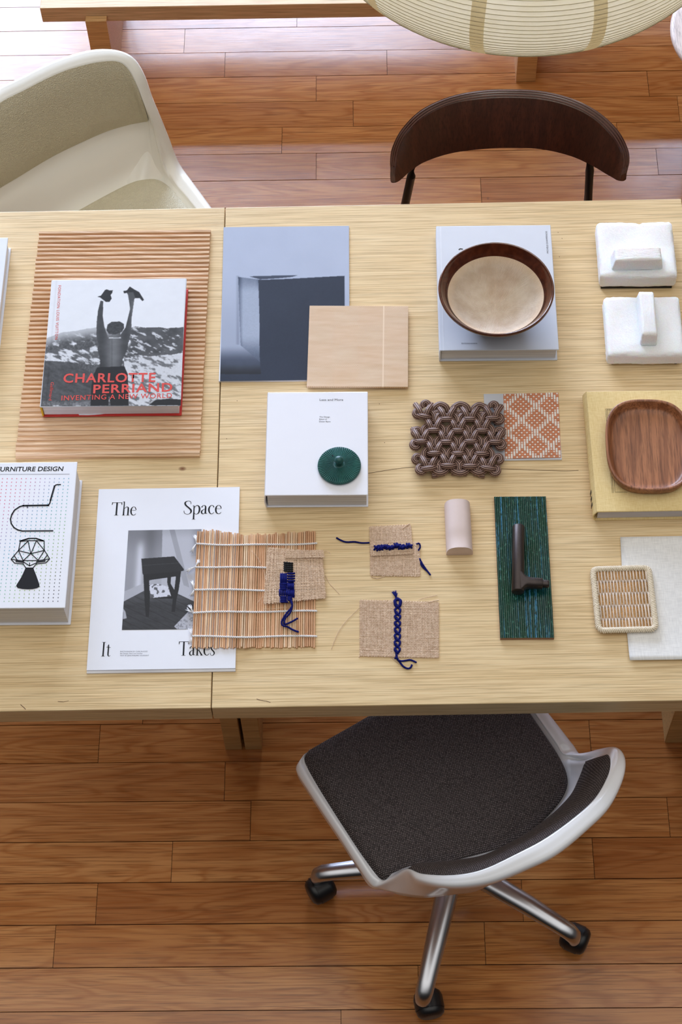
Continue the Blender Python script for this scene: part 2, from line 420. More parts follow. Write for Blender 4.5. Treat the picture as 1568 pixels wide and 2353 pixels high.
# ------------------------------------------------------------------ far wall with windows
M_wall = plain('white_painted_wall', C(228, 227, 224), 0.8, 0.02, 4)
M_frame = plain('white_window_frame', C(235, 235, 232), 0.4)
def sky_mat():
    t = NT('bright_sky_behind_glass'); v = t.coord('Object', (1, 1, 1))
    n = t.noise(v, 1.1, 3, 0.6)
    t.put(t.b.inputs['Emission Color'], t.mix(n, (0.56, 0.70, 1.0, 1), (0.70, 0.80, 1.0, 1))); t.put(t.b.inputs['Emission Strength'], SKY_EMIT)
    return t.done((0.02, 0.02, 0.02, 1), 0.1)
M_sky = sky_mat()
WINS = [(-2.75, -1.17, 0.85, 3.3), (-1.05, 0.42, 0.85, 2.80), (-1.05, -0.38, 3.42, 3.78), (-0.30, 0.10, 3.44, 3.78), (1.22, 2.1, 3.30, 3.74)]
def build_wall():
    xs = sorted({-4.5, 4.5, *[a for w_ in WINS for a in w_[:2]]}); zs = sorted({0.0, 5.0, *[a for w_ in WINS for a in w_[2:]]})
    m = MB()
    for a, b in zip(xs[:-1], xs[1:]):
        for c, d in zip(zs[:-1], zs[1:]):
            mx, mz = (a+b)/2, (c+d)/2
            if any(w_[0] < mx < w_[1] and w_[2] < mz < w_[3] for w_ in WINS): continue
            m.box(a, b, WALL_Y, WALL_Y+0.25, c, d)
    tag(m.build('wall_far', M_wall), 'white far wall with tall windows', kind='structure')
    m = MB().box(-4.5, 4.5, WALL_Y-0.02, WALL_Y, 0, 0.12); tag(m.build('baseboard_far', M_frame, bevel=0.004), 'white baseboard below far wall', kind='structure')
    for i, (a, b, c, d) in enumerate(WINS):
        T = Thing('window_%d' % (i+1), 'white framed window in the far wall', None, ((a+b)/2, WALL_Y+0.1, c)); T.o['kind'] = 'structure'
        m = MB(); t = 0.045
        m.box(a, a+t, WALL_Y+0.004, WALL_Y+0.06, c, d); m.box(b-t, b, WALL_Y+0.004, WALL_Y+0.06, c, d)
        m.box(a+t, b-t, WALL_Y+0.004, WALL_Y+0.06, c, c+t); m.box(a+t, b-t, WALL_Y+0.004, WALL_Y+0.06, d-t, d)
        m.build('window_frame', M_frame, T)
        MB().box(a+t, b-t, WALL_Y+0.016, WALL_Y+0.024, c+t, d-t).build('window_pane', M_sky, T)
build_wall()

# ------------------------------------------------------------------ tables
ct, st = math.cos(TYAW), math.sin(TYAW)
SEAM = at(485.5, 1627, TH)              # front corner of the seam
def tl(x, y, z): return (SEAM[0]+ct*x-st*y, SEAM[1]+st*x+ct*y, z)
T_oak_cols = (C(232, 208, 165), C(224, 196, 148), C(208, 172, 120))
def build_table(name, x0, x1, label, legs, marks, thick=0.043):
    T = Thing(name, label, 'table', tl((x0+x1)/2, 0.506, 0), TYAW)
    D = 1.012; w2 = (x1-x0)/2
    mo = oak_mat('pale_oak_veneer', *T_oak_cols, marks=[(p[0]-0, p[1]) for p in marks(T)] if marks else False)
    MB().box(-w2, w2, -D/2, D/2, TH-thick, TH).build('tabletop', mo, T, local=True, bevel=0.0015)
    ml = oak_mat('oak_leg_wood', C(206, 172, 116), C(190, 154, 98), C(160, 122, 70), False)
    for (a, b) in legs:
        MB().box(a-(x0+x1)/2, b-(x0+x1)/2, -D/2+0.238, D/2-0.238, 0.0, TH-thick).build('leg', ml, T, local=True, bevel=0.002)
    m = MB().box(-w2+0.04, w2-0.04, -0.04, 0.04, TH-thick-0.07, TH-thick-0.0005); m.build('rail', ml, T, local=True)
    return T
TR = build_table('work_table', 0.0007, 0.846, 'pale oak table under the suribachi bowl, cord mat and yellow book, full width in view',
                 [(0.003, 0.037), (0.838, 0.872)], None)
TLf = build_table('work_table', -0.90, -0.0006, 'pale oak table left of the seam, carrying the grooved panel and red lettered book',
                  [(-0.037, -0.003), (-0.895, -0.860)], lambda T: [T.px(418, 1112, TH)[:2], T.px(427, 1622, TH)[:2]])
TX = build_table('work_table', 0.850, 1.70, 'pale oak table of which only a sliver shows at the right edge', [(0.876, 0.910), (1.66, 1.695)], None)
# hairline crack in the veneer, a thin strip of dark wood
m = MB(); pts = [at(x, y, TH+0.0003) for x, y in cr([(845, 1088), (900, 1079), (955, 1073), (1010, 1074), (1100, 1076), (1200, 1079), (1290, 1082), (1330, 1081)], 5)]
for a, b in zip(pts[:-1], pts[1:]):
    m.add([a+[0, 0.0005, 0], b+[0, 0.0005, 0], b-[0, 0.0003, 0], a-[0, 0.0003, 0]], [(0, 1, 2, 3)])
m.build('veneer_crack', plain('crack_brown', C(92, 62, 34), 0.8), TR)
M_fleck = plain('dark_fleck', C(80, 52, 30), 0.8); M_scr = plain('scratch_brown', C(96, 66, 44), 0.8)
for x, y in [(1292, 548), (1283, 534), (1286, 590), (521, 1008), (884, 1017), (545, 921), (872, 928)]:
    p = at(x, y, TH+0.0003)
    MB().add([p+[-.0006, 0, 0], p+[0.0002, -.0012, 0], p+[.0008, 0, 0], p+[0, .0012, 0]], [(0, 1, 2, 3)]).build('wood_fleck', M_fleck, TR)
# nicks and scratches near the front edge
for Tt, pl in ((TLf, [(47, 1619), (53, 1624), (59, 1630)]), (TR, [(590, 1606), (598, 1609), (612, 1611), (622, 1614)]), (TLf, [(133, 1612), (146, 1613), (158, 1610)])):
    pts = [at(x, y, TH+0.0003) for x, y in pl]; m = MB()
    m.grid([[p+[.0003, .0004, 0] for p in pts], [p-[.0003, .0004, 0] for p in pts]]); m.build('surface_scratch', M_scr, Tt)

# ------------------------------------------------------------------ books
def book(name, label, px4, th, z0, cover_mat, spine_mat=None, back_mat=None, pages=None, wd=None, cover=0.0026, over=0.004, spine='left', round_=0.0, cat='book', bev=0.0012, width_anchor='l'):
    z = z0+th; cen, ang, w_, d_ = rect(px4, z)
    if wd:   # far side is outside the photograph: keep the visible edge, set the real width
        a = at(*px4[0], z)[:2]; c = at(*px4[3], z)[:2]; b = at(*px4[1], z)[:2]; e = np.array([math.cos(ang), math.sin(ang)])
        mid = (a+c)/2 if width_anchor == 'l' else (at(*px4[1], z)[:2]+at(*px4[2], z)[:2])/2
        cen = mid+e*wd/2*(1 if width_anchor == 'l' else -1); w_ = wd
    T = Thing(name, label, cat, (cen[0], cen[1], z0), ang); T.w, T.d, T.z = w_, d_, z
    hw, hd = w_/2, d_/2; sp = 0.004
    T.cov = MB().box(-hw, hw, -hd, hd, th-cover, th).build('front_cover', cover_mat, T, local=True, bevel=bev)
    MB().box(-hw, hw, -hd, hd, 0.0, cover).build('back_cover', back_mat or cover_mat, T, local=True, bevel=bev)
    if round_:
        pr = [(-hw+0.0035+0.006*0 , cover)]
        m = MB(); n = 9; rows = []
        for k in range(n):
            t = k/(n-1); zz = cover*0.3+(th-cover*0.6)*t; xo = -hw-round_*math.sin(PI*t)
            rows.append([(xo, -hd, zz), (xo, hd, zz)])
        rows2 = [[(p[0][0]+0.0022, p[0][1], p[0][2]), (p[1][0]+0.0022, p[1][1], p[1][2])] for p in rows]
        m.grid(rows); m.grid(rows2[::-1])
        for y_ in (0, 1):
            for k in range(n-1): m.add([rows[k][y_], rows[k+1][y_], rows2[k+1][y_], rows2[k][y_]], [(0, 1, 2, 3)])
        m.build('spine', spine_mat or cover_mat, T, local=True, smooth=False)
    else:
        MB().box(-hw, -hw+0.0028, -hd, hd, cover+0.0001, th-cover-0.0001).build('spine', spine_mat or cover_mat, T, local=True, bevel=0.0006)
    MB().box(-hw+0.0036, hw-over, -hd+over, hd-over, cover+0.0002, th-cover-0.0002).build('page_block', pages or M_pages, T, local=True)
    return T

# slotted wooden panel under the red lettered book
def build_panel():
    z = TH+0.009; cen, ang, w_, d_ = rect([(85, 531), (480, 527), (463, 1046), (40, 1049)], z)
    T = Thing('grooved_wooden_panel', 'reddish cedar panel with horizontal ridges lying under the red lettered book', 'panel', (cen[0], cen[1], TH), ang)
    n = 50; p = d_/n; prof = []
    for i in range(n):
        y = d_/2-i*p; lo = 0.0038+0.0012*math.sin(i*1.9)**2 if i < 38 else 0.0068; hi = 0.0092
        for t, h in ((0.0, lo), (0.05, hi-0.0008), (0.12, hi), (0.56, hi-0.0001), (0.63, hi-0.0010), (0.70, lo+0.0002), (0.98, lo)): prof.append((y-t*p, h+0.0))
    prof.append((-d_/2, 0.0072)); m = MB(); random.seed(5)
    def jit(k): return 0.0008*math.sin(k*1.7)+0.0005*math.sin(k*0.63)
    rows = [[(-w_/2+jit(i//7)*0.8, y, 0.0) for i, (y, h) in enumerate(prof)], [(-w_/2+jit(i//7)*0.8, y, h) for i, (y, h) in enumerate(prof)]]
    nx = 12
    for q in range(1, nx): rows.append([(-w_/2+w_*q/nx, y+0.0004*math.sin(q*0.9+y*40), h+0.0003*math.sin(q*2.1+y*300)) for (y, h) in prof])
    rows += [[(w_/2+jit(i//7+5)*0.5, y, h) for i, (y, h) in enumerate(prof)], [(w_/2+jit(i//7+5)*0.5, y, 0.0) for i, (y, h) in enumerate(prof)]]
    m.grid(rows)
    for e in (0, -1): m.add([r_[e] for r_ in rows]+[], [tuple(range(len(rows)))])
    mt = oak_mat('cedar_ridges', C(236, 204, 170), C(226, 188, 150), C(200, 150, 104), False, 1.2)
    top_single(m.build('grooved_wooden_panel', mt, T, local=True), T)
build_panel()

def build_red_book():
    zb = TH+0.0092; th = 0.033
    px4 = [(118, 644), (427, 639), (416, 933), (93, 934)]
    M_back = plain('red_board', C(200, 40, 32), 0.5); M_sp = plain('yellow_spine_cloth', C(226, 178, 20), 0.55)
    T = book('hardcover_book', 'thick hardcover with mountain photo cover and red lettering, lying on the ridged panel', px4, th, zb, M_pic_white, M_sp, M_back)
    z = zb+th+0.0003
    def cv(x, y): return (x*0.33163, 500+y*0.33163)
    sky_edge = [(300, 850), (350, 835), (440, 800), (520, 795), (600, 778), (680, 770), (760, 775), (850, 790), (930, 763), (1010, 772), (1100, 768), (1160, 780), (1280, 765)]
    def P(l): return [cv(*p) for p in l]
    armL = P([(697, 580), (716, 585), (712, 690), (722, 760), (748, 838), (740, 900), (690, 900), (668, 840), (670, 730), (680, 650)])
    armR = P([(893, 570), (931, 572), (914, 690), (908, 800), (893, 870), (850, 880), (832, 825), (870, 770), (890, 690), (902, 640)])
    hair = P([(738, 790), (745, 750), (775, 730), (830, 728), (858, 745), (860, 775), (845, 800), (800, 818), (755, 815)])
    neck = P([(780, 800), (835, 795), (832, 840), (840, 860), (760, 860), (770, 830)])
    torso = P([(690, 860), (740, 840), (830, 838), (893, 860), (880, 930), (850, 990), (843, 1050), (690, 1050), (695, 1000), (676, 920)])
    pants = P([(676, 1045), (760, 1042), (862, 1038), (885, 1090), (890, 1190), (892, 1302), (768, 1302), (757, 1240), (752, 1302), (628, 1302), (634, 1170), (650, 1090)])
    gl = P([(675, 552), (700, 545), (728, 505), (740, 500), (760, 508), (782, 506), (778, 525), (766, 540), (774, 565), (760, 588), (735, 590), (712, 572), (695, 558)])
    gr = P([(855, 512), (880, 508), (900, 480), (930, 500), (965, 520), (980, 545), (998, 575), (988, 584), (968, 562), (935, 562), (900, 560), (880, 525), (860, 528)])
    gr2 = P([(885, 520), (925, 520), (938, 560), (920, 585), (893, 575)])
    hill = P([(290, 1010), (330, 1000), (420, 1005), (500, 1015), (570, 1050), (630, 1085), (700, 1120), (760, 1302), (270, 1302)])
    rk = P([(1030, 1300), (1080, 1265), (1160, 1258), (1262, 1262), (1262, 1302)])
    se = np.array(P(sky_edge))
    def f(X, Y):
        yy = np.interp(X, se[:, 0], se[:, 1]); y0 = cv(0, 430)[1]
        n1 = vnoise(X, Y, 0.05, 0.09, 1, 5); n2 = vnoise(X+Y*1.1, Y-X*0.5, 0.05, 0.16, 2, 5); n3 = vnoise(X, Y, 0.35, 0.35, 3, 3)
        g = 236-6*n1+np.zeros_like(X)
        mt = Y > yy+4*(n1-0.5)
        m1 = 92+130*ss(n2, 0.5, 0.62)*ss(n1, 0.3, 0.6)+50*(n3-0.5); haze = ss(Y, yy, yy+30); m1 = m1*haze+(190)*(1-haze)
        g = np.where(mt, m1, g)
        right = mt & (X > cv(905, 0)[0]) & (Y < cv(0, 965)[1]); g = np.where(right, 84+50*(n1-0.4)+120*ss(n2, 0.60, 0.7), g)
        sn = (Y > cv(0, 950)[1]+12*(n1-0.5)+0.06*(420-X)) & (X > cv(860, 0)[0]); g = np.where(sn, 222-95*ss(n2, 0.52, 0.66)-20*n3, g)
        mid = (Y > cv(0, 925)[1]) & (Y < cv(0, 1010)[1]) & (X < cv(690, 0)[0]); g = np.where(mid, 110+120*ss(n2, 0.42, 0.6)-20*n3, g)
        g = np.where(inpoly(X, Y, hill), 62+44*n2+20*(n3-0.5)+70*ss(Y, cv(0, 1255)[1], cv(0, 1300)[1])*n3, g)
        g = np.where(inpoly(X, Y, rk), 34+12*n3, g)
        cx = cv(770, 0)[0]
        for pl in (armL, armR, torso, neck):
            ins = inpoly(X, Y, pl); g = np.where(ins, 96+26*np.sin((X-cx)*0.11+1.0)+22*(n1-0.5)-10*ss(Y, cv(0, 950)[1], cv(0, 1050)[1]), g)
        g = np.where(inpoly(X, Y, torso) & (np.abs(X-cx-2) < 1.2), g-14, g)
        g = np.where(inpoly(X, Y, pants), 30+8*n3, g); g = np.where(inpoly(X, Y, hair), 52+34*vnoise(X, Y, 0.25, 0.5, 5, 2), g)
        for pl in (gl, gr): g = np.where(inpoly(X, Y, pl), 34+14*n3, g)
        g = np.where(inpoly(X, Y, gr2), 84, g)
        nk = (np.abs(Y-cv(0, 843)[1]+0.0015*(X-cv(795, 0)[0])**2) < 0.9) & (np.abs(X-cv(797, 0)[0]) < 14); g = np.where(nk, 222, g)
        g = np.clip((g-16)*1.06, 8, 240)
        hinge = np.exp(-((X-(118+12+ (644-Y)*0.085))/2.0)**2)*10; g = g-hinge
        return np.stack([g*0.985, g*0.995, g*1.02], -1)
    e = 0.0008
    picture(T, [(118.5, 644.6), (426.5, 639.6), (415.5, 932.4), (93.6, 933.4)], z, 430, 410, f, M_pic, 'cover_photograph')
    zt = z+0.0003
    text(T, 'CHARLOTTE', (145, 879), (357, 877), 20, zt, M_red, 'title_text', bold=0.022, space=1.12)
    text(T, 'PERRIAND', (214, 903.5), (396, 899), 19, zt, M_red, 'title_text', bold=0.022, space=1.12)
    text(T, 'INVENTING A NEW WORLD', (141, 920), (395, 914), 11, zt, M_red, 'subtitle_text', bold=0.006, space=1.1)
    text(T, 'FONDATION LOUIS VUITTON', (134, 656), (126, 780), 6.5, zt, M_red, 'publisher_text', space=1.15)
    text(T, 'Gallimard', (117, 878), (112, 920), 7, zt, M_red, 'publisher_text')
    # loose leaf end poking out of the pages
    pz = zb+0.004
    m = MB(); a = [T.px(178, 949, pz), T.px(280, 947, pz), T.px(230, 953.5, pz-0.001), T.px(183, 956.5, pz-0.002)]
    m.add([(p.x, p.y+0.001, p.z) for p in a], [(0, 1, 2, 3)]); m.build('loose_leaf', M_white_paper, T, local=True, solid=0.0004)
M_pic_white = plain('photo_cover_board', C(216, 220, 228), 0.4, 0.02)
build_red_book()

def build_far_left_book():
    T = book('hardcover_book', 'white hardcover whose right edge alone shows at the left border of the photo', [(-260, 549), (13, 546), (-8, 838), (-310, 842)], 0.033, TH, plain('offwhite_cover', C(226, 229, 236), 0.4, 0.02), wd=0.215, width_anchor='r')
build_far_left_book()

def build_design_book():
    px4 = [(-95, 1064), (179, 1061), (149, 1397), (-160, 1399)]
    T = book('hardcover_book', 'very thick white dotted hardcover with black chair drawings, at the left edge', px4, 0.062, TH, M_white_paper, wd=0.225, width_anchor='r', over=0.004)
    z = T.z+0.0003
    text(T, 'FURNITURE DESIGN', (-8, 1083), (145.5, 1082), 10, z, M_ink, 'title_text', bold=0.016, shear=0.10)
    flat(T, [[(-60, 1089.4), (160, 1088.8), (160, 1089.8), (-60, 1090.4)]], z, plain('grey_rule_ink', C(150, 150, 160), 0.5), 'printed_rule')
    # coloured dot grid: 35 rows
    import colorsys
    dm = vcol_mat('dot_inks', 0.45); m = MB(); cols = []
    for r_ in range(35):
        t = r_/34; yl = 1099.5+(1381.5-1099.5)*(t**1.0) + 3*(t*t-t)
        xr = 158+(133-158)*t; sp = 10.87+0.37*t
        for c_ in range(24):
            x = xr-sp*c_
            if x < -75: continue
            u = 1-c_/15
            cx_ = (1-u)*0+0
            key = u*0.75+t*0.9
            st = [(0.0, (226, 60, 100)), (0.30, (222, 80, 130)), (0.52, (165, 140, 190)), (0.75, (80, 175, 200)), (1.0, (110, 190, 165)), (1.22, (150, 190, 90)), (1.38, (120, 140, 90)), (1.5, (60, 60, 70)), (1.8, (35, 35, 45))]
            key = max(0, min(1.79, key)); 
            for (a, ca), (b, cb) in zip(st[:-1], st[1:]):
                if a <= key <= b: f = (key-a)/(b-a); cc = [ca[i]*(1-f)+cb[i]*f for i in range(3)]; break
            p = T.px(x, yl+0.4*(1-u), z); rr = 0.0009
            m.add([(p.x+rr*math.cos(k*PI/3), p.y+rr*math.sin(k*PI/3), p.z) for k in range(6)], [(0, 1, 2, 3, 4, 5)]); cols += [[lin(v) for v in cc]+[1.0]]*6
    o = m.build('printed_dots', dm, T, local=True, fixn=False); a = o.data.color_attributes.new('Col', 'FLOAT_COLOR', 'POINT'); a.data.foreach_set('color', np.array(cols).ravel())
    def q(x, y): return (x*0.17007, 1050+y*0.17007)
    L = []
    arc = [q(300+(-155)*math.sin(PI*k/24)-0, 828-170*math.cos(PI*k/24)) for k in range(25)]
    L += line_polys([q(820, 372), q(775, 373), q(750, 380), q(738, 395)], 2.4)
    L += line_polys([q(738, 392), q(682, 585)], 3.8)
    L += line_polys([q(685, 578), q(672, 625), q(660, 643), q(640, 652)], 2.6)
    L += line_polys([q(660, 652), q(310, 658)], 3.8) + line_polys([q(370, 658), q(368, 686)], 1.8)
    L += line_polys([q(320, 655), q(265, 672), q(200, 715), q(160, 775), q(141, 840), q(152, 900), q(190, 955), q(240, 985), q(300, 1000), q(716, 997)], 3.0)
    for a, b in [((262, 1135), (390, 1098)), ((390, 1098), (485, 1098)), ((485, 1098), (597, 1135)), ((275, 1140), (380, 1130)), ((380, 1130), (490, 1130)), ((490, 1130), (597, 1135)), ((275, 1140), (250, 1265)), ((597, 1135), (600, 1265)),
                 ((250, 1262), (375, 1140)), ((380, 1140), (415, 1300)), ((490, 1135), (420, 1300)), ((500, 1140), (600, 1262)), ((250, 1265), (415, 1305)), ((600, 1262), (420, 1305)), ((245, 1268), (150, 1380)), ((603, 1265), (670, 1375)),
                 ((250, 1265), (310, 1395)), ((598, 1265), (515, 1395)), ((415, 1305), (320, 1395)), ((418, 1305), (515, 1395)), ((190, 1330), (235, 1395)), ((635, 1330), (590, 1390)), ((150, 1382), (320, 1405)), ((670, 1377), (515, 1400)), ((310, 1400), (515, 1400)),
                 ((150, 1385), (200, 1435)), ((200, 1435), (320, 1445)), ((668, 1380), (620, 1430)), ((620, 1430), (490, 1445)), ((310, 1440), (350, 1500)), ((495, 1440), (445, 1500)), ((320, 1420), (400, 1470)), ((400, 1470), (495, 1430)), ((400, 1430), (400, 1470)), ((345, 1500), (450, 1500))]:
        L += line_polys([q(*a), q(*b)], 2.0)
    L += line_polys([q(215, 1408), q(320, 1422)], 3.6)+line_polys([q(495, 1420), q(610, 1405)], 3.6)
    L += line_polys([q(385, 1102), q(290, 1133)], 3.0)+line_polys([q(490, 1102), q(580, 1130)], 3.0)+line_polys([q(395, 1103), q(480, 1103)], 1.6)
    L.append([q(*p) for p in [(345, 1500), (450, 1500), (490, 1600), (533, 1725), (530, 1755), (500, 1772), (440, 1785), (375, 1788), (300, 1783), (240, 1770), (217, 1745), (225, 1725), (290, 1620)]])
    flat(T, L, z+0.0002, M_ink, 'chair_drawing')
build_design_book()

def build_white_book():
    px4 = [(617, 901), (847, 900), (845, 1137), (607, 1139)]
    T = book('hardcover_book', 'plain white hardcover with small black title, beneath the green iron lid', px4, 0.041, TH, plain('gloss_white_laminate', C(240, 241, 250), 0.28, 0.005, Coat_Weight=0.3), pages=M_pages2, over=0.003, round_=0.002, bev=0.0016)
    z = T.z+0.0003; s = 0.31888
    def q(x, y): return (480+x*s, 500+y*s)
    text(T, 'Less and More', q(799, 1320), q(969, 1320), 5.0, z, M_ink, 'title_text')
    text(T, 'The Design', q(798, 1441), q(873, 1441), 3.0, z, M_ink, 'subtitle_text')
    text(T, 'Ethos of', q(797, 1457.5), q(851, 1457.5), 3.0, z, M_ink, 'subtitle_text')
    text(T, 'Dieter Rams', q(796, 1474), q(878, 1474), 3.0, z, M_ink, 'subtitle_text')
    return T
TW = build_white_book()

def build_lid():
    zb = TW.z+0.0006; c = at(780, 1069.5, zb+0.004); a = at(730, 1069.5, zb+0.004); r = float(np.linalg.norm(c-a))
    T = Thing('cast_iron_teapot_lid', 'small round green iron lid with radial ribs, lying on the plain white book', 'lid', (c[0], c[1], zb))
    t = NT('green_cast_iron'); v = t.coord(); n = t.noise(v, 60, 4)
    t.bump(t.noise(v, 500, 3), 0.35, 0.0006)
    mt = t.done(t.mix(t.ramp(n, [(0.3, 0.0), (0.7, 1.0)]), C(20, 74, 72), C(36, 100, 94)), 0.42, Specular_IOR_Level=0.5)
    m = MB(); n_ = 62*6; rows = []
    rad = [0.0085, 0.011, 0.014, 0.019, 0.025, 0.031, r-0.0014, r-0.0006, r, r-0.0004]
    for i, rr in enumerate(rad):
        row = []
        base = 0.0062+0.0026*(1-(rr/r)**2)
        for k in range(n_):
            a_ = 2*PI*k/n_; ph = (k % 6)/6
            g = -0.0011 if ph in (0.0,) else (-0.0007 if (k % 6) in (1, 5) else 0.0)
            amp = 0 if rr < 0.010 or i > 6 else min(1, rr/0.02)
            zz = base+g*amp
            if i == 7: zz = 0.0052
            if i == 8: zz = 0.0034
            if i == 9: zz = 0.0008
            row.append((rr*math.cos(a_), rr*math.sin(a_), zz))
        rows.append(row)
    m.grid(rows, wrap=True); m.add(rows[-1], [tuple(range(n_))])
    m.lathe([(0, 0.0094), (0.0085, 0.0086)], n_//6, (0, 0, 0)) if False else m.add(rows[0], [tuple(range(n_))])
    m.build('lid_disc', mt, T, local=True, smooth=True, angle=40)
    hole = MB().lathe([(0, 0.0002), (0.0013, 0.0002), (0.0013, -0.0002), (0, -0.0002)], 12, tuple(T.px(765, 1047, zb+0.0095))); hole.build('vent_hole', M_ink, T, local=True)
    m = MB().lathe([(0.0, 0.0275), (0.0028, 0.0272), (0.0056, 0.0255), (0.0074, 0.0225), (0.0077, 0.0200), (0.0068, 0.0172), (0.0048, 0.0150), (0.0042, 0.0138), (0.0058, 0.0128), (0.0060, 0.0118), (0.0048, 0.0110), (0.0052, 0.0098), (0.0085, 0.0084)], 40)
    m.build('ball_knob', mt, T, local=True, smooth=True)
build_lid()

def build_bowl_book():
    px4 = [(1004, 519), (1267, 517), (1284, 803), (1009, 806)]
    mc = plain('pale_grey_cloth_cover', C(214, 219, 230), 0.55, 0.015)
    T = book('hardcover_book', 'large pale grey hardcover under the brown glazed bowl', px4, 0.034, TH, mc, pages=M_pages2, over=0.004)
    z = T.z+0.0003; s = 1/5.058
    def q(x, y): return (990+x*s, 500+y*s)
    mg = plain('grey_ink', C(70, 72, 84), 0.5)
    text(T, 'MICHÈLE CHAMPENOIS', q(1372, 415), q(1355, 157), 4.0, z, mg, 'author_text')
    text(T, 'ÉDITIONS NORMA', q(360, 1470), q(543, 1470), 3.0, z, mg, 'publisher_text')
    flat(T, [[q(108, 100), q(122, 100), q(157, 1545), q(142, 1545)]], z, plain('hinge_groove_white', C(224, 228, 238), 0.6), 'hinge_groove')
    L = line_polys([q(328, 372), q(345, 362), q(372, 366)], 2.2); flat(T, L, z, M_ink, 'printed_glyph')
    return T
TB = build_bowl_book()

def build_bowl():
    zb = TB.z+0.0006; zr = zb+0.078; c = at(1141, 661.5, zr); a = at(1007.5, 661.5, zr); rr = float(np.linalg.norm(c-a))
    T = Thing('mortar_bowl', 'brown glazed mortar bowl with combed unglazed inside, standing on a pale grey book', 'bowl', (c[0], c[1], zb))
    t = NT('brown_glaze'); n = t.noise(t.coord(), 90, 4)
    mg = t.done(t.mix(t.ramp(n, [(0.35, 0.0), (0.7, 1.0)]), C(74, 34, 20), C(98, 48, 30)), 0.14, Coat_Weight=0.5, Coat_Roughness=0.06)
    # combed clay: eight sectors of parallel grooves
    t = NT('combed_clay'); tc = t.n('TexCoord').outputs['Object']; sx = t.n('SeparateXYZ', {0: tc})
    r_ = t.math('SQRT', t.math('ADD', t.math('MULTIPLY', sx.outputs[0], sx.outputs[0]), t.math('MULTIPLY', sx.outputs[1], sx.outputs[1])))
    th = t.math('ARCTAN2', sx.outputs[1], sx.outputs[0]); seg = 2*PI/9
    u = t.math('DIVIDE', th, seg); fr = t.math('SUBTRACT', t.math('SUBTRACT', u, t.math('FLOOR', u)), 0.42)
    s_ = t.math('MULTIPLY', r_, t.math('SINE', t.math('MULTIPLY', fr, seg)))
    st = t.math('MULTIPLY_ADD', t.math('SINE', t.math('MULTIPLY', s_, 2*PI/0.0021)), 0.5, 0.5)
    n = t.noise(tc, 26, 5, 0.6); n2 = t.noise(tc, 9, 3)
    col = t.mix(t.ramp(n, [(0.35, 0.0), (0.65, 1.0)]), C(232, 218, 202), C(206, 184, 162))
    col = t.mix(t.math('MULTIPLY', t.ramp(st, [(0.0, 1.0), (0.45, 0.0)]), 0.45), col, C(176, 150, 126))
    col = t.mix(t.ramp(r_, [(0.070, 0.0), (0.083, 0.7)]), col, C(236, 208, 176))
    t.bump(st, 0.6, 0.0008)
    mc = t.done(col, 0.75)
    inner = [(0.0, 0.0205), (0.012, 0.0208), (0.025, 0.0232), (0.04, 0.0290), (0.055, 0.0378), (0.070, 0.0488), (rr*0.832, 0.0590)]
    lip = [(rr*0.832, 0.0590), (rr*0.846, 0.0605), (rr*0.875, 0.0640), (rr*0.92, 0.0705), (rr*0.945, 0.0745), (rr*0.955, 0.0768), (rr*0.965, 0.0780), (rr*0.98, 0.0785), (rr*0.993, 0.0775), (rr, 0.0750), (rr*0.995, 0.0722), (rr*0.97, 0.0690), (rr*0.93, 0.062), (rr*0.80, 0.046), (rr*0.6, 0.026), (rr*0.46, 0.012), (rr*0.43, 0.009), (rr*0.45, 0.001), (rr*0.44, 0.0), (rr*0.38, 0.0), (rr*0.37, 0.006), (0, 0.008)]
    MB().lathe(inner, 96).build('unglazed_inside', mc, T, local=True, smooth=True)
    MB().lathe(lip, 96).build('glazed_body', mg, T, local=True, smooth=True)
    m = MB()   # the comb marks that run up under the glaze
    for k in range(230):
        a_ = 2*PI*k/230; ca, sa = math.cos(a_), math.sin(a_); r0, z0, r1, z1 = rr*0.835, 0.0594, rr*0.872, 0.0640; w_ = 0.0004
        m.add([(r0*ca-w_*sa, r0*sa+w_*ca, z0+.0002), (r0*ca+w_*sa, r0*sa-w_*ca, z0+.0002), (r1*ca+w_*sa, r1*sa-w_*ca, z1+.0003), (r1*ca-w_*sa, r1*sa+w_*ca, z1+.0003), ((r0+r1)/2*ca, (r0+r1)/2*sa, (z0+z1)/2+0.0009)],
              [(0, 1, 4), (1, 2, 4), (2, 3, 4), (3, 0, 4)])
    m.build('comb_ridges', mg, T, local=True)
build_bowl()

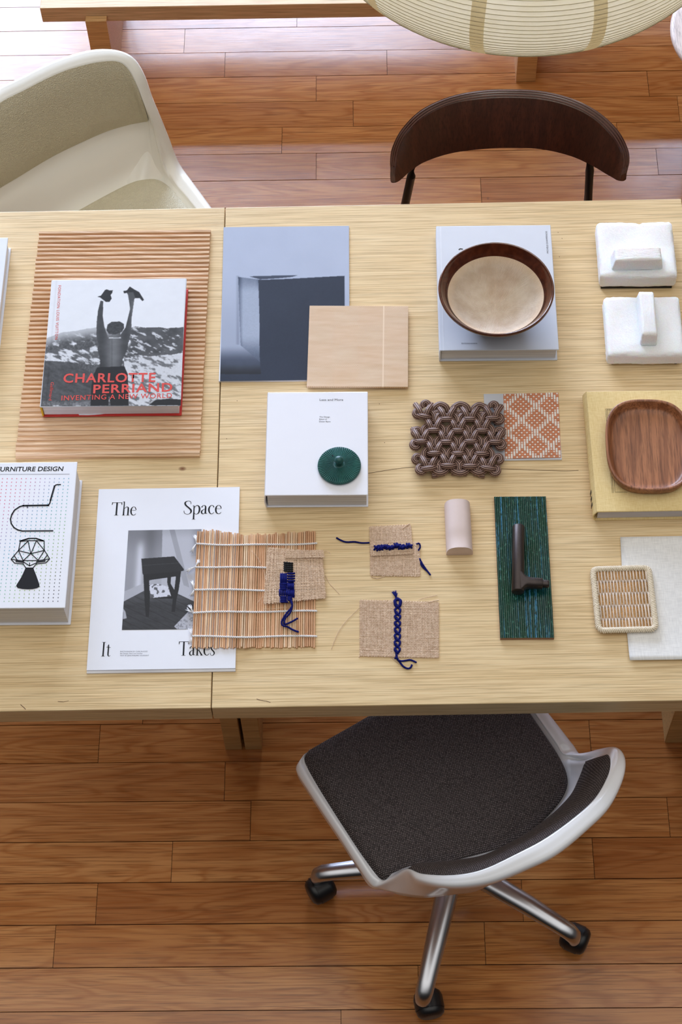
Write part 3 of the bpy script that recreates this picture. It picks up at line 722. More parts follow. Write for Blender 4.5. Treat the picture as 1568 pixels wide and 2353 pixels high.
def build_yellow_book():
    px4 = [(1349, 900), (1617, 895), (1646, 1172), (1370, 1176)]
    t = NT('yellow_book_cloth'); v = t.coord('Object', (1, 1, 1))
    n = t.noise(t.n('Mapping', {0: v, 3: (900, 90, 90)}).outputs[0], 1, 2); n2 = t.noise(t.n('Mapping', {0: v, 3: (90, 900, 90)}).outputs[0], 1, 2)
    f = t.math('MULTIPLY_ADD', n, 0.5, t.math('MULTIPLY', n2, 0.5)); t.bump(f, 0.3, 0.0005)
    mt = t.done(t.mix(t.ramp(f, [(0.38, 0.0), (0.62, 1.0)]), C(230, 202, 138), C(242, 218, 160)), 0.75)
    T = book('clothbound_book', 'mustard yellow clothbound book under the walnut tray, at the right edge', px4, 0.030, TH, mt, pages=pages_mat('lilac_page_edges', C(190, 190, 205), C(232, 232, 242), 700), wd=0.205, round_=0.005, bev=0.002)
    z = T.z+0.0003; s = 1/2.4198
    def q(x, y): return (920+x*s, 480+y*s)
    L = []
    for k, (o, c) in enumerate([(0, 0), (6, 6)]):
        L += line_polys([q(1210+o, 1112+c), q(1143+o, 1112+c)], 0.7)+line_polys([q(1143+o, 1112+c), q(1180+o, 1580-c)], 0.7)
    L += line_polys([q(1154, 1112), q(1186, 1580)], 0.6)+line_polys([q(1165, 1112), q(1195, 1572)], 0.6)+line_polys([q(1195, 1574), q(1265, 1574)], 0.7)
    flat(T, L, z, plain('thin_black_line_ink', C(74, 58, 30), 0.6), 'cover_line_drawing')
    xs = -T.w/2-0.0051; m = MB()   # faint lettering low on the spine
    for k in range(3): m.box(xs-0.0002, xs+0.0002, -T.d/2+0.018+k*0.012, -T.d/2+0.024+k*0.012, 0.008+0.002*(k % 2), 0.021)
    m.build('spine_mark', M_ink, T, local=True)
    return T
TY = build_yellow_book()

def build_tray():
    zb = TY.z+0.0006; zt = zb+0.021
    c = at(1492, 1022, zt); half = float(np.linalg.norm(at(1393, 1030, zt)-at(1492, 1030, zt))); hy = float(abs(at(1492, 916.5, zt)[1]-at(1492, 1126, zt)[1]))/2
    c = (at(1492, 916.5, zt)+at(1492, 1126, zt))/2
    T = Thing('wooden_tray', 'rounded walnut tray lying on the yellow book', 'tray', (c[0], c[1], zb), -0.02)
    mt = dark_wood('walnut_grain', C(176, 116, 78), C(124, 74, 46), (26, 1.6, 26), 0.42, 0.05)
    def se(a, hx, hy_, p=2.9):
        ca, sa = math.cos(a), math.sin(a); return (hx*math.copysign(abs(ca)**(2/p), ca), hy_*math.copysign(abs(sa)**(2/p), sa))
    n = 96; rows = []
    for ins, z in [(0.012, 0.0), (0.006, 0.0005), (0.003, 0.003), (0.0005, 0.012), (0.0, 0.0195), (0.0006, 0.0206), (0.0018, 0.021), (0.0042, 0.0206), (0.0052, 0.0195), (0.0075, 0.013), (0.010, 0.0075), (0.014, 0.0052), (0.022, 0.0045), (0.045, 0.0043)]:
        rows.append([(*se(2*PI*k/n, half-ins, hy-ins), z) for k in range(n)])
    m = MB().grid(rows, wrap=True); m.add(rows[0], [tuple(range(n))]); m.add(rows[-1], [tuple(range(n))])
    top_single(m.build('wooden_tray', mt, T, local=True, smooth=True, angle=60), T)
build_tray()

# ------------------------------------------------------------------ magazines, sheets, flat samples
def sheet(name, label, cat, px4, mat, th=0.003, z0=TH, bow=0.0, bevel=0.0003, n=14):
    z = z0+th; cen, ang, w_, d_ = rect(px4, z); T = Thing(name, label, cat, (cen[0], cen[1], z0), ang); T.w, T.d, T.z = w_, d_, z
    return T
def build_grey_magazine():
    px4 = [(514, 522), (802, 519), (804, 872), (506, 876)]
    T = sheet('magazine', 'blue grey magazine with a dark box photo cover, partly under the patterned wooden tile', 'magazine', px4, None, 0.004)
    MB().box(-T.w/2, T.w/2, -T.d/2, T.d/2, 0.0, 0.0038).build('page_block', M_pages2, T, local=True)
    s = 0.31888
    def q(x, y): return (480+x*s, 500+y*s)
    def P(l): return [q(*p) for p in l]
    side = P([(212, 440), (372, 460), (358, 470), (368, 700), (372, 1048), (230, 930), (220, 700)])
    front = P([(358, 462), (560, 455), (978, 432), (982, 1180), (380, 1180), (366, 1000), (366, 760)])
    lipd = P([(290, 436), (400, 432), (640, 428), (600, 440), (500, 450), (372, 458)])
    def f(X, Y):
        n = vnoise(X, Y, 0.02, 0.02, 4, 4); n3 = vnoise(X, Y, 0.4, 0.4, 6, 2)
        y0 = q(0, 430)[1]; yb = q(0, 925)[1]; ye = q(0, 1050)[1]
        r = 176+6*(n-0.5); g = r+9; b = r+30
        r2 = np.where(Y > y0, r-22*ss(Y, y0, yb)*0.8, r)
        k = ss(Y, yb, ye)*(0.9-0.2*n); k = np.where(X > q(1010, 0)[0]-3, 0, k)
        r = r2*(1-k)+38*k; g = (r2+9)*(1-k)+46*k; b = (r2+30)*(1-k)+64*k
        x0 = q(212, 0)[0]; x1 = q(362, 0)[0]
        sd = inpoly(X, Y, side); t = ss(X, x0, x0+13); tt = ss(Y, q(0, 850)[1], q(0, 1040)[1]); tp = 1-ss(Y, q(0, 445)[1], q(0, 560)[1])
        gs = 100+62*t-62*tp*(0.5+0.5*n)-80*tt+10*(n3-0.5)-30*ss(X, x1-8, x1)*tp
        r = np.where(sd, gs, r); g = np.where(sd, gs+10, g); b = np.where(sd, gs+30, b)
        fr = inpoly(X, Y, front) | ((Y > q(0, 1130)[1]) & (X < q(985, 0)[0])); gf = 33+8*n+5*(n3-0.5)
        dn = 1-ss(Y, q(0, 1040)[1], q(0, 1135)[1]); dn = np.where(X < q(985, 0)[0], 0.35+0.65*dn, 1.0); dn = np.where(Y > q(0, 1040)[1], dn, 1.0); r = r*dn; g = g*dn; b = b*dn
        r = np.where(fr, gf, r); g = np.where(fr, gf+8, g); b = np.where(fr, gf+25, b)
        ld = inpoly(X, Y, lipd); r = np.where(ld, 58, r); g = np.where(ld, 66, g); b = np.where(ld, 84, b)
        sh = (1-ss(np.abs(X-x0+1), 0, 6))*(Y > y0)*(Y < yb)*24*(~sd); r = r-sh; g = g-sh; b = b-sh
        return np.stack([r, g, b], -1)
    picture(T, px4, T.z, 400, 480, f, M_vpic, 'printed_cover')
build_grey_magazine()

def build_tile_sample():
    px4 = [(712, 702), (940, 703.5), (937, 889), (705, 888)]; z0 = TH+0.0043
    t = NT('carved_diagonal_wood'); tc = t.n('TexCoord').outputs['Object']; sx = t.n('SeparateXYZ', {0: tc})
    cen, ang, w_, d_ = rect(px4, z0+0.005)
    cx = t.math('FLOOR', t.math('DIVIDE', t.math('ADD', sx.outputs[0], w_/2), w_/4)); cy = t.math('FLOOR', t.math('DIVIDE', t.math('ADD', sx.outputs[1], d_/2), d_/4))
    par = t.math('MULTIPLY_ADD', t.math('MODULO', t.math('ADD', t.math('ADD', cx, cy), 20.0), 2.0), 2.0, -1.0)
    s_ = t.math('ADD', t.math('MULTIPLY', sx.outputs[1], 1.25), t.math('MULTIPLY', sx.outputs[0], par))
    st = t.math('MULTIPLY_ADD', t.math('SINE', t.math('MULTIPLY', s_, 2*PI/0.0032)), 0.5, 0.5)
    n = t.noise(t.n('Mapping', {0: tc, 3: (12, 90, 10)}).outputs[0], 1.0, 4, 0.6)
    col = t.mix(t.ramp(n, [(0.3, 0.0), (0.7, 1.0)]), C(232, 206, 176), C(218, 186, 150))
    col = t.mix(t.math('MULTIPLY', t.ramp(st, [(0.15, 1.0), (0.55, 0.0)]), 0.55), col, C(176, 128, 84))
    gx = t.math('ABSOLUTE', t.math('SUBTRACT', t.math('ADD', sx.outputs[0], w_/2), w_*0.752)); col = t.mix(t.math('MULTIPLY', t.math('LESS_THAN', gx, 0.0012), 0.8), col, C(236, 212, 184))
    t.bump(st, 0.3, 0.0006); mt = t.done(col, 0.55)
    T = sheet('carved_wood_tile', 'pale wooden tile carved with diagonal lines, overlapping the grey magazine', 'tile', px4, None, 0.005, z0)
    top_single(MB().box(-T.w/2, T.w/2, -T.d/2, T.d/2, 0, 0.005).build('carved_wood_tile', mt, T, local=True, bevel=0.0005), T)
build_tile_sample()

# narrow high-contrast serif letters drawn as pen strokes: (x, y, pen width)
SER = {
 'T': (0.64, [[(0.0, .80, .03), (0.02, .95, .045), (0.05, .975, .035), (0.59, .975, .035), (0.62, .95, .045), (0.64, .80, .03)], [(0.32, .97, .085), (0.32, .02, .085)], [(0.19, .012, .028), (0.45, .012, .028)]]),
 'I': (0.34, [[(0.17, .97, .085), (0.17, .02, .085)], [(0.04, .012, .028), (0.30, .012, .028)], [(0.04, .985, .028), (0.30, .985, .028)]]),
 'S': (0.46, [[(0.40, .76, .025), (0.39, .90, .03), (0.31, .985, .03), (0.19, .985, .035), (0.07, .90, .07), (0.06, .76, .085), (0.14, .62, .09), (0.30, .46, .09), (0.41, .32, .09), (0.43, .17, .075), (0.35, .04, .04), (0.22, .0, .03), (0.09, .04, .03), (0.02, .14, .03), (0.01, .26, .025)]]),
 'h': (0.48, [[(0.10, 1.05, .05), (0.10, .02, .078)], [(0.0, 1.0, .02), (0.10, 1.05, .04)], [(0.0, .012, .026), (0.20, .012, .026)], [(0.12, .50, .025), (0.20, .60, .03), (0.30, .65, .045), (0.37, .60, .065), (0.385, .48, .078), (0.385, .02, .078)], [(0.28, .012, .026), (0.49, .012, .026)]]),
 'e': (0.38, [[(0.05, .40, .025), (0.34, .40, .028), (0.335, .53, .045), (0.28, .63, .035), (0.20, .66, .03), (0.10, .59, .05), (0.05, .45, .075), (0.045, .28, .08), (0.09, .11, .07), (0.19, .02, .045), (0.29, .04, .035), (0.37, .14, .02)]]),
 'p': (0.46, [[(0.09, .62, .05), (0.09, -.38, .078)], [(0.0, .60, .02), (0.09, .66, .03)], [(-.01, -.385, .026), (0.20, -.385, .026)], [(0.11, .48, .025), (0.18, .60, .03), (0.27, .655, .045), (0.37, .58, .07), (0.42, .42, .085), (0.41, .22, .08), (0.35, .06, .055), (0.25, .0, .035), (0.15, .03, .03), (0.10, .12, .025)]]),
 'a': (0.38, [[(0.04, .50, .06), (0.08, .60, .04), (0.17, .66, .035), (0.25, .60, .06), (0.27, .48, .075), (0.27, .14, .075), (0.30, .04, .05), (0.38, .06, .02)], [(0.26, .40, .025), (0.14, .33, .035), (0.05, .23, .065), (0.045, .10, .07), (0.12, .01, .05), (0.20, .05, .03), (0.26, .15, .025)]]),
 'c': (0.36, [[(0.33, .50, .05), (0.30, .60, .04), (0.21, .66, .03), (0.11, .59, .05), (0.05, .45, .075), (0.045, .26, .08), (0.10, .09, .06), (0.19, .01, .04), (0.29, .05, .03), (0.35, .14, .02)]]),
 't': (0.30, [[(0.13, .84, .02), (0.13, .66, .07), (0.13, .16, .078), (0.16, .04, .06), (0.22, .01, .035), (0.30, .07, .02)], [(0.0, .625, .028), (0.28, .625, .028)], [(0.0, .62, .02), (0.13, .82, .02)]]),
 'k': (0.46, [[(0.10, 1.05, .05), (0.10, .02, .078)], [(0.0, 1.0, .02), (0.10, 1.05, .04)], [(0.0, .012, .026), (0.20, .012, .026)], [(0.12, .30, .025), (0.36, .62, .028)], [(0.27, .628, .024), (0.44, .628, .024)], [(0.19, .38, .05), (0.40, .02, .085)], [(0.30, .012, .026), (0.48, .012, .026)]]),
 's': (0.30, [[(0.26, .48, .022), (0.25, .60, .025), (0.17, .66, .03), (0.07, .61, .055), (0.05, .51, .07), (0.13, .38, .075), (0.24, .25, .075), (0.27, .13, .065), (0.20, .02, .04), (0.11, .0, .03), (0.03, .06, .025), (0.01, .18, .022)]]),
}
def serif(T, word, p0, p1, hpx, z, mat, gap=0.05, name='title_text'):
    a, b = T.px(*p0, z), T.px(*p1, z); ex = b-a; wd = ex.length; ex.normalize(); ey = Vector((-ex.y, ex.x, 0))
    hh = (T.px(p0[0], p0[1]-hpx, z)-a).length; tot = sum(SER[c][0] for c in word)+gap*(len(word)-1); sx = wd/tot; x = 0.0; m = MB()
    def pt(u, v): q = a+ex*(u*sx)+ey*(v*hh); return (q.x, q.y, q.z)
    for c in word:
        for st in SER[c][1]:
            pts = cr(st, 5) if len(st) > 3 else [np.array(p) for p in st]
            # pen broadened sideways: offset along the normal, in letter units
            L_, R_ = [], []
            for i, p in enumerate(pts):
                d = pts[min(i+1, len(pts)-1)][:2]-pts[max(i-1, 0)][:2]; d = d*np.array([1, 1]); d = d/(np.linalg.norm(d)+1e-9); n = np.array([-d[1], d[0]])*p[2]/2*np.array([1.25, 0.9])
                L_.append(pt(x+p[0]+n[0], p[1]+n[1])); R_.append(pt(x+p[0]-n[0], p[1]-n[1]))
            m.grid([L_, R_])
        x += SER[c][0]+gap
    return m.build(name, mat, T, local=True, fixn=False)

def build_space_magazine():
    px4 = [(229, 1124), (552, 1119), (540, 1541), (197, 1546)]
    T = sheet('magazine', 'large white magazine with serif title and black and white stool photo', 'magazine', px4, None, 0.005)
    MB().box(-T.w/2, T.w/2, -T.d/2, T.d/2, 0.0, 0.0028).build('inner_pages', M_pages, T, local=True)
    # cover sheet, slightly shorter at the foot
    MB().box(-T.w/2, T.w/2, -T.d/2+0.0045, T.d/2, 0.0031, 0.005).build('front_cover', plain('uncoated_white_paper', C(236, 238, 247), 0.6, 0.008), T, local=True)
    z = T.z+0.0003; s = 1/4.2378
    def q(x, y): return (200+x*s, 1100+y*s)
    def P(l): return [q(*p) for p in l]
    pic = P([(403, 504), (1117, 491), (1065, 1465), (340, 1473)])
    top = P([(529, 785), (850, 762), (945, 890), (940, 905), (545, 940), (540, 925)])
    body = P([(549, 930), (915, 895), (905, 1010), (880, 1150), (860, 1175), (610, 1170), (560, 1180)])
    hole = P([(605, 995), (785, 970), (782, 1020), (800, 1085), (820, 1150), (612, 1170)]); hole2 = P([(817, 965), (866, 958), (860, 1020), (850, 1090), (815, 1030)])
    shelf = P([(607, 1040), (690, 1030), (790, 1060), (820, 1152), (760, 1160), (614, 1170)])
    legA = P([(552, 940), (603, 938), (612, 1180), (603, 1348), (573, 1348), (560, 1180)]); legB = P([(866, 960), (917, 900), (895, 1080), (870, 1190), (856, 1302), (824, 1300), (838, 1160), (856, 1080)])
    legC = P([(782, 965), (818, 962), (812, 1040), (785, 1040)])
    rug = P([(848, 1440), (985, 1300), (1090, 1260), (1090, 1466), (880, 1466)]); corner = P([(355, 1270), (375, 1300), (387, 1362), (350, 1370)])
    cxp = q(735, 0)[0]
    def f(X, Y):
        n = vnoise(X, Y, 0.03, 0.03, 8, 4); n3 = vnoise(X, Y, 0.5, 0.5, 9, 2); U = (X-200)*4.2378; V = (Y-1100)*4.2378
        lt = U < 735-0.02*(V-500)
        g = np.where(lt, 128+26*ss(V, 500, 800)+55*np.exp(-((U-510+(V-900)*0.06)/38)**2)*ss(V, 560, 700)-22*np.exp(-((U-620)/60)**2), 196-14*n)
        g = np.where(~lt & (V < 760), 190-34*ss(U, 980, 1120)-20*ss(600-V, 0, 110), g)
        g = np.where(~lt & (np.abs(U-(930+(V-900)*0.25)) < 26), g-26, g)
        g = np.where(lt & (V > 1105-(U-360)*0.42), 168+20*n, g)             # skirting
        g = np.where(~lt & (V > 1010+(U-860)*0.42) & (V > 940), 186, g)
        fl = np.where(U < 640, V > 1200-(U-360)*0.52, V > 1125+(U-880)*0.47); fl = fl & (V > 1100)
        pl = 48+22*vnoise(U+V*1.6, V-U*0.4, 0.01, 0.05, 11, 4)+ss(V, 1250, 1150)*18; ln = np.abs(((V-U*0.45)/70) % 1-0.5) < 0.02
        g = np.where(fl, np.where(ln, 34, pl), g)
        g = np.where(inpoly(X, Y, rug), 176+16*n3-40*(vnoise(X, Y, 0.3, 0.3, 12, 2) > 0.66), g); g = np.where(inpoly(X, Y, corner), 176, g)
        b = inpoly(X, Y, body) & ~inpoly(X, Y, hole) & ~inpoly(X, Y, hole2)
        g = np.where(inpoly(X, Y, legC), 40, g)
        g = np.where(inpoly(X, Y, shelf), 205+20*n3-120*(vnoise(X, Y, 0.16, 0.2, 14, 2) > 0.58), g)
        g = np.where(b | inpoly(X, Y, legA) | inpoly(X, Y, legB), 34+6*n3, g)
        g = np.where(inpoly(X, Y, top), 42+7*n, g)
        g = np.where((np.abs(V-(850-0.07*(U-560))) < 2.2) & inpoly(X, Y, top), 66, g)
        return np.stack([g*0.98, g*0.99, g*1.05], -1)
    picture(T, pic, z, 320, 400, f, M_pic, 'printed_photograph')
    serif(T, 'The', q(236, 357), q(476, 357), 30, z, M_ink); serif(T, 'Space', q(942, 345), q(1308, 343), 30.5, z, M_ink)
    serif(T, 'It', q(132, 1730), q(226, 1730), 33, z, M_ink); serif(T, 'Takes', q(891, 1722), q(1243, 1720), 32.5, z, M_ink)
    mg = plain('grey_print', C(90, 92, 104), 0.5)
    text(T, 'PHOTOGRAPHS BY CHRIS RHODES', q(323, 1688), q(590, 1687), 2.6, z, mg, 'credit_text')
    text(T, 'Set Design: Staci Lee Hindley', q(322, 1707), q(541, 1706), 2.6, z, mg, 'credit_text')
    text(T, 'TEXT BY JEAN-PHILIPPE TOUSSAINT', q(321, 1728), q(604, 1726), 2.6, z, mg, 'credit_text')
build_space_magazine()

def build_card():
    px4 = [(1110, 906), (1283, 902), (1289, 1057), (1122, 1058)]
    T = sheet('sample_card', 'grey card carrying an orange and white woven paper swatch, partly under the cord mat', 'card', px4, None, 0.0016)
    MB().box(-T.w/2, T.w/2, -T.d/2, T.d/2, 0, 0.0016).build('backing_card', plain('cool_grey_card', C(200, 202, 208), 0.6, 0.01), T, local=True)
    z = T.z
    text(T, 'ATU', (1143, 987), (1141, 967), 5.5, z+0.0002, M_ink, 'printed_text', bold=0.02)
    a, b, c, d = [np.array(T.px(*p, z)) for p in [(1157.5, 905.5), (1283.5, 902), (1289.5, 1052), (1161.5, 1055)]]
    def P(u, v, h): q = (a*(1-u)+b*u)*(1-v)+(d*(1-u)+c*u)*v; return (q[0], q[1], q[2]+h+0.0012*math.sin(PI*u)*(v**3))
    nc, nr = 21, 27; M_or = plain('terracotta_paper_strip', C(206, 136, 100), 0.7, 0.10, 120); M_wh = plain('white_paper_strip', C(236, 232, 226), 0.6, 0.03, 120)
    og = MB(); wh = MB(); random.seed(2)
    og.grid([[P(i/12, j/12, 0.0001) for i in range(13)] for j in range(13)])
    # each cell: who is on top; white diagonals make an open lattice over a plain weave
    top = np.zeros((nc, nr), int)
    for i in range(nc):
        for j in range(nr):
            top[i, j] = 1 if (i+j) % 2 == 0 else 0
    span = np.zeros((nc, nr), int)
    def bars(i, j):
        if 0 <= i < nc and -1 <= j < nr:
            for k in (0, 1):
                if 0 <= j+k < nr: span[i, j+k] = 2
    per = 11
    for i in range(nc):
        for k in range(-3, 5):
            if (i // 7) % 2 == 0 or True:
                bars(i, int(round(k*per+i*1.0+4)))
        for k in range(-1, 6):
            bars(i, int(round(k*per-i*1.0+5)))
    for i in range(nc):
        for j in range(nr):
            u0, u1 = (i+0.04)/nc, (i+0.96)/nc; v0, v1 = (j+0.06)/nr, (j+0.94)/nr
            if span[i, j] == 2: continue
            if top[i, j]: u0, u1 = (i+0.22)/nc, (i+0.78)/nc; v0, v1 = (j+0.2)/nr, (j+0.8)/nr; og.hull8([P((i-0.05)/nc, (j+1)/nr, 0), P((i+1.05)/nc, (j+1)/nr, 0), P((i+1.05)/nc, j/nr, 0), P((i-0.05)/nc, j/nr, 0)], [P(i/nc, (j+.97)/nr, .0004), P((i+1)/nc, (j+.97)/nr, .0004), P((i+1)/nc, (j+.03)/nr, .0004), P(i/nc, (j+.03)/nr, .0004)]); wh.hull8([P(u0, v1, 0), P(u1, v1, 0), P(u1, v0, 0), P(u0, v0, 0)], [P(u0, v1, .0009), P(u1, v1, .0009), P(u1, v0, .0009), P(u0, v0, .0009)])
            else: og.hull8([P((i-0.1)/nc, v1, 0), P((i+1.1)/nc, v1, 0), P((i+1.1)/nc, v0, 0), P((i-0.1)/nc, v0, 0)], [P((i+0.02)/nc, v1-0.002, .0007), P((i+0.98)/nc, v1-0.002, .0007), P((i+0.98)/nc, v0+0.002, .0007), P((i+0.02)/nc, v0+0.002, .0007)])
    done = set()
    for i in range(nc):
        j = 0
        while j < nr:
            if span[i, j] == 2:
                e = j
                while e < nr and span[i, e] == 2 and e-j < 2: e += 1
                v0, v1 = (j+0.05)/nr, (e-0.05)/nr; u0, u1 = (i+0.17)/nc, (i+0.83)/nc
                wh.hull8([P(u0, v1, 0), P(u1, v1, 0), P(u1, v0, 0), P(u0, v0, 0)], [P(u0, v1, .0011), P(u1, v1, .0011), P(u1, v0, .0011), P(u0, v0, .0011)]); j = e
            else: j += 1
    og.build('terracotta_weave', M_or, T, local=True); wh.build('white_weave', M_wh, T, local=True)
build_card()

def build_linen():
    z0 = TH+0.0006; px = lambda x, y, z: at(x, y, z)
    nu, nv = 22, 26; rows = []; t_ = [(1426, 1234), (1760, 1229), (1790, 1512), (1448, 1517)]
    for j in range(nv+1):
        v = j/nv; row = []
        for i in range(nu+1):
            u = i/nu; a = np.array(t_[0])*(1-u)+np.array(t_[1])*u; b = np.array(t_[3])*(1-u)+np.array(t_[2])*u; p = a*(1-v)+b*v
            h = 0.0012+0.010*max(0, v-0.72)**1.5*3+0.0008*math.sin(u*5+v*3); row.append(px(p[0]+2.5*math.sin(v*PI)*(-1), p[1], z0+h))
        rows.append(row)
    t = NT('white_linen_weave'); v = t.coord('Object'); a = t.noise(t.n('Mapping', {0: v, 3: (1200, 60, 60)}).outputs[0], 1, 3); b = t.noise(t.n('Mapping', {0: v, 3: (60, 1200, 60)}).outputs[0], 1, 3)
    f = t.math('MULTIPLY_ADD', a, 0.5, t.math('MULTIPLY', b, 0.5)); t.bump(f, 0.4, 0.0004)
    mt = t.done(t.mix(t.ramp(f, [(0.36, 0.0), (0.60, 1.0)]), C(222, 221, 220), C(245, 244, 242)), 0.85)
    cen = at(1600, 1375, TH); T = Thing('linen_sheet', 'white woven linen sample sheet running out of the right edge, under the cane coaster', 'fabric sample', (cen[0], cen[1], TH))
    top_single(MB().grid(rows).build('linen_sheet', mt, T, solid=0.0008, smooth=True), T)
build_linen()

def build_coaster():
    px4 = [(1358, 1303), (1500, 1299), (1513, 1452), (1368, 1456)]; zc = TH+0.0075; cen, ang, w_, d_ = rect(px4, zc)
    T = Thing('cane_coaster', 'square woven cane coaster with wrapped pale rim, half on the linen sheet', 'coaster', (cen[0], cen[1], TH+0.0028), ang)
    mr = plain('pale_raffia_wrap', C(236, 222, 198), 0.65, 0.06, 90); hw, hd = w_/2-0.0048, d_/2-0.0048; rad = 0.008; path = []
    for (cx, cy, a0) in [(hw-rad, hd-rad, 0), (-hw+rad, hd-rad, 90), (-hw+rad, -hd+rad, 180), (hw-rad, -hd+rad, 270)]:
        for k in range(6): a = R(a0+90*k/5); path.append((cx+rad*math.cos(a), cy+rad*math.sin(a), 0.0047))
    m = MB().tube(path, 0.0036, 10, closed=True)
    # the wrapping: bands slanting round the rim
    P = [Vector(p) for p in path]; P.append(P[0]); seg = [(P[i+1]-P[i]).length for i in range(len(P)-1)]; tot = sum(seg)
    def along(s):
        s %= tot; i = 0
        while s > seg[i] and i < len(seg)-1: s -= seg[i]; i += 1
        d = (P[i+1]-P[i]).normalized(); return P[i]+d*s, d
    random.seed(4); nb = 130
    for k in range(nb):
        pts = []; slant = 0.0075+random.uniform(-.0012, .0012)
        for j in range(9):
            f = j/8; p, d = along(k/nb*tot+(f-0.5)*slant); sd = Vector((-d.y, d.x, 0)); a = PI*f
            rr = 0.0043+random.uniform(0, 0.0002); pts.append(p+sd*(math.cos(a)*rr)+Vector((0, 0, math.sin(a)*rr*0.95)))
        m.tube(pts, 0.0014, 6, flat=0.6)
    m.build('wrapped_rim', mr, T, local=True, smooth=True)
    # weft: fine horizontal reeds, in blocks; warp: split cane going over and under the blocks
    mw = plain('honey_reed', C(232, 188, 130), 0.55, 0.14, 160); mc = plain('split_cane', C(222, 204, 186), 0.32, 0.14, 70)
    wf = MB(); ny = 46; iw, ih = hw-0.002, hd-0.002
    for k in range(ny):
        y = -ih+2*ih*(k+0.5)/ny; wf.tube([(-iw-0.002, y, 0.0035), (0, y, 0.0037), (iw+0.002, y, 0.0035)], ih/ny*0.92, 6)
    wf.build('reed_weft', mw, T, local=True, smooth=True)
    wp = MB(); nw = 34; blocks = 5; random.seed(9)
    for k in range(nw):
        x = -iw+2*iw*(k+0.5)/nw; pts = []; ph = k % 2
        ysz = [ih, ih*0.62, ih*0.20, -ih*0.22, -ih*0.66, -ih]
        wdt = iw/nw*random.uniform(0.75, 1.15)
        for bi in range(5):
            y1, y0 = ysz[bi], ysz[bi+1]; over = (bi+ph) % 2 == 0
            if over:
                ext = 0.0042
                ps = [(x, y1+ext*0.6 if bi else y1, 0.0040), (x, y1-0.001, 0.0062), (x+random.uniform(-.0004, .0004), (y0+y1)/2, 0.0066), (x, y0+0.001, 0.0062), (x, y0-ext*0.6 if bi < 4 else y0, 0.0040)]
                wp.tube(ps, wdt, 6, flat=0.35)
    wp.build('cane_warp', mc, T, local=True, smooth=True)
build_coaster()

# ------------------------------------------------------------------ solid samples
def build_pink_block():
    z0 = TH; hgt = 0.027
    a = at(1024.5, 1253, z0+0.004); b = at(1086.5, 1253, z0+0.004)
    fl = at(1026, 1276, z0); fr = at(1087, 1275, z0); tlp = at(1052, 1146, z0+hgt); tw = float(np.linalg.norm(fl-fr)); mid = (fl+fr)/2
    ln = float(tlp[1]-mid[1]); ang = math.atan2(tlp[1]-mid[1], tlp[0]-mid[0])-PI/2
    T = Thing('rounded_clay_block', 'smooth pale pink half-round block standing alone on the table', 'block', (*(mid+np.array([(tlp[0]-mid[0])/2, ln/2, 0]))[:2], z0), ang)
    prof = [(-tw/2+0.001, 0.0), (-tw/2, 0.002)]
    for k in range(13):
        a_ = PI-PI*k/12; prof.append((tw/2*math.copysign(abs(math.cos(a_))**0.75, math.cos(a_)), 0.004+(hgt-0.004)*math.sin(a_)**0.8))
    prof += [(tw/2, 0.002), (tw/2-0.001, 0.0)]
    rows = []; ny = 12
    for j in range(ny+1):
        y = -ln/2+ln*j/ny; k = 1.0; zz = 1.0-(0.06*math.sin(PI*min(1, j/ny*2.6)) if j/ny < 0.4 else 0)
        rows.append([(x*(1-0.02*j/ny), y, z*zz) for x, z in prof])
    m = MB().grid(rows); m.add(rows[0], [tuple(range(len(prof)))]); m.add(rows[-1], [tuple(range(len(prof)))])
    for r_ in range(ny): m.add([rows[r_][0], rows[r_][-1], rows[r_+1][-1], rows[r_+1][0]], [(0, 1, 2, 3)])
    o = top_single(m.build('rounded_clay_block', plain('pale_pink_clay', C(222, 202, 196), 0.5, 0.02, 60, 0.1), T, local=True, smooth=True, angle=50), T)
build_pink_block()

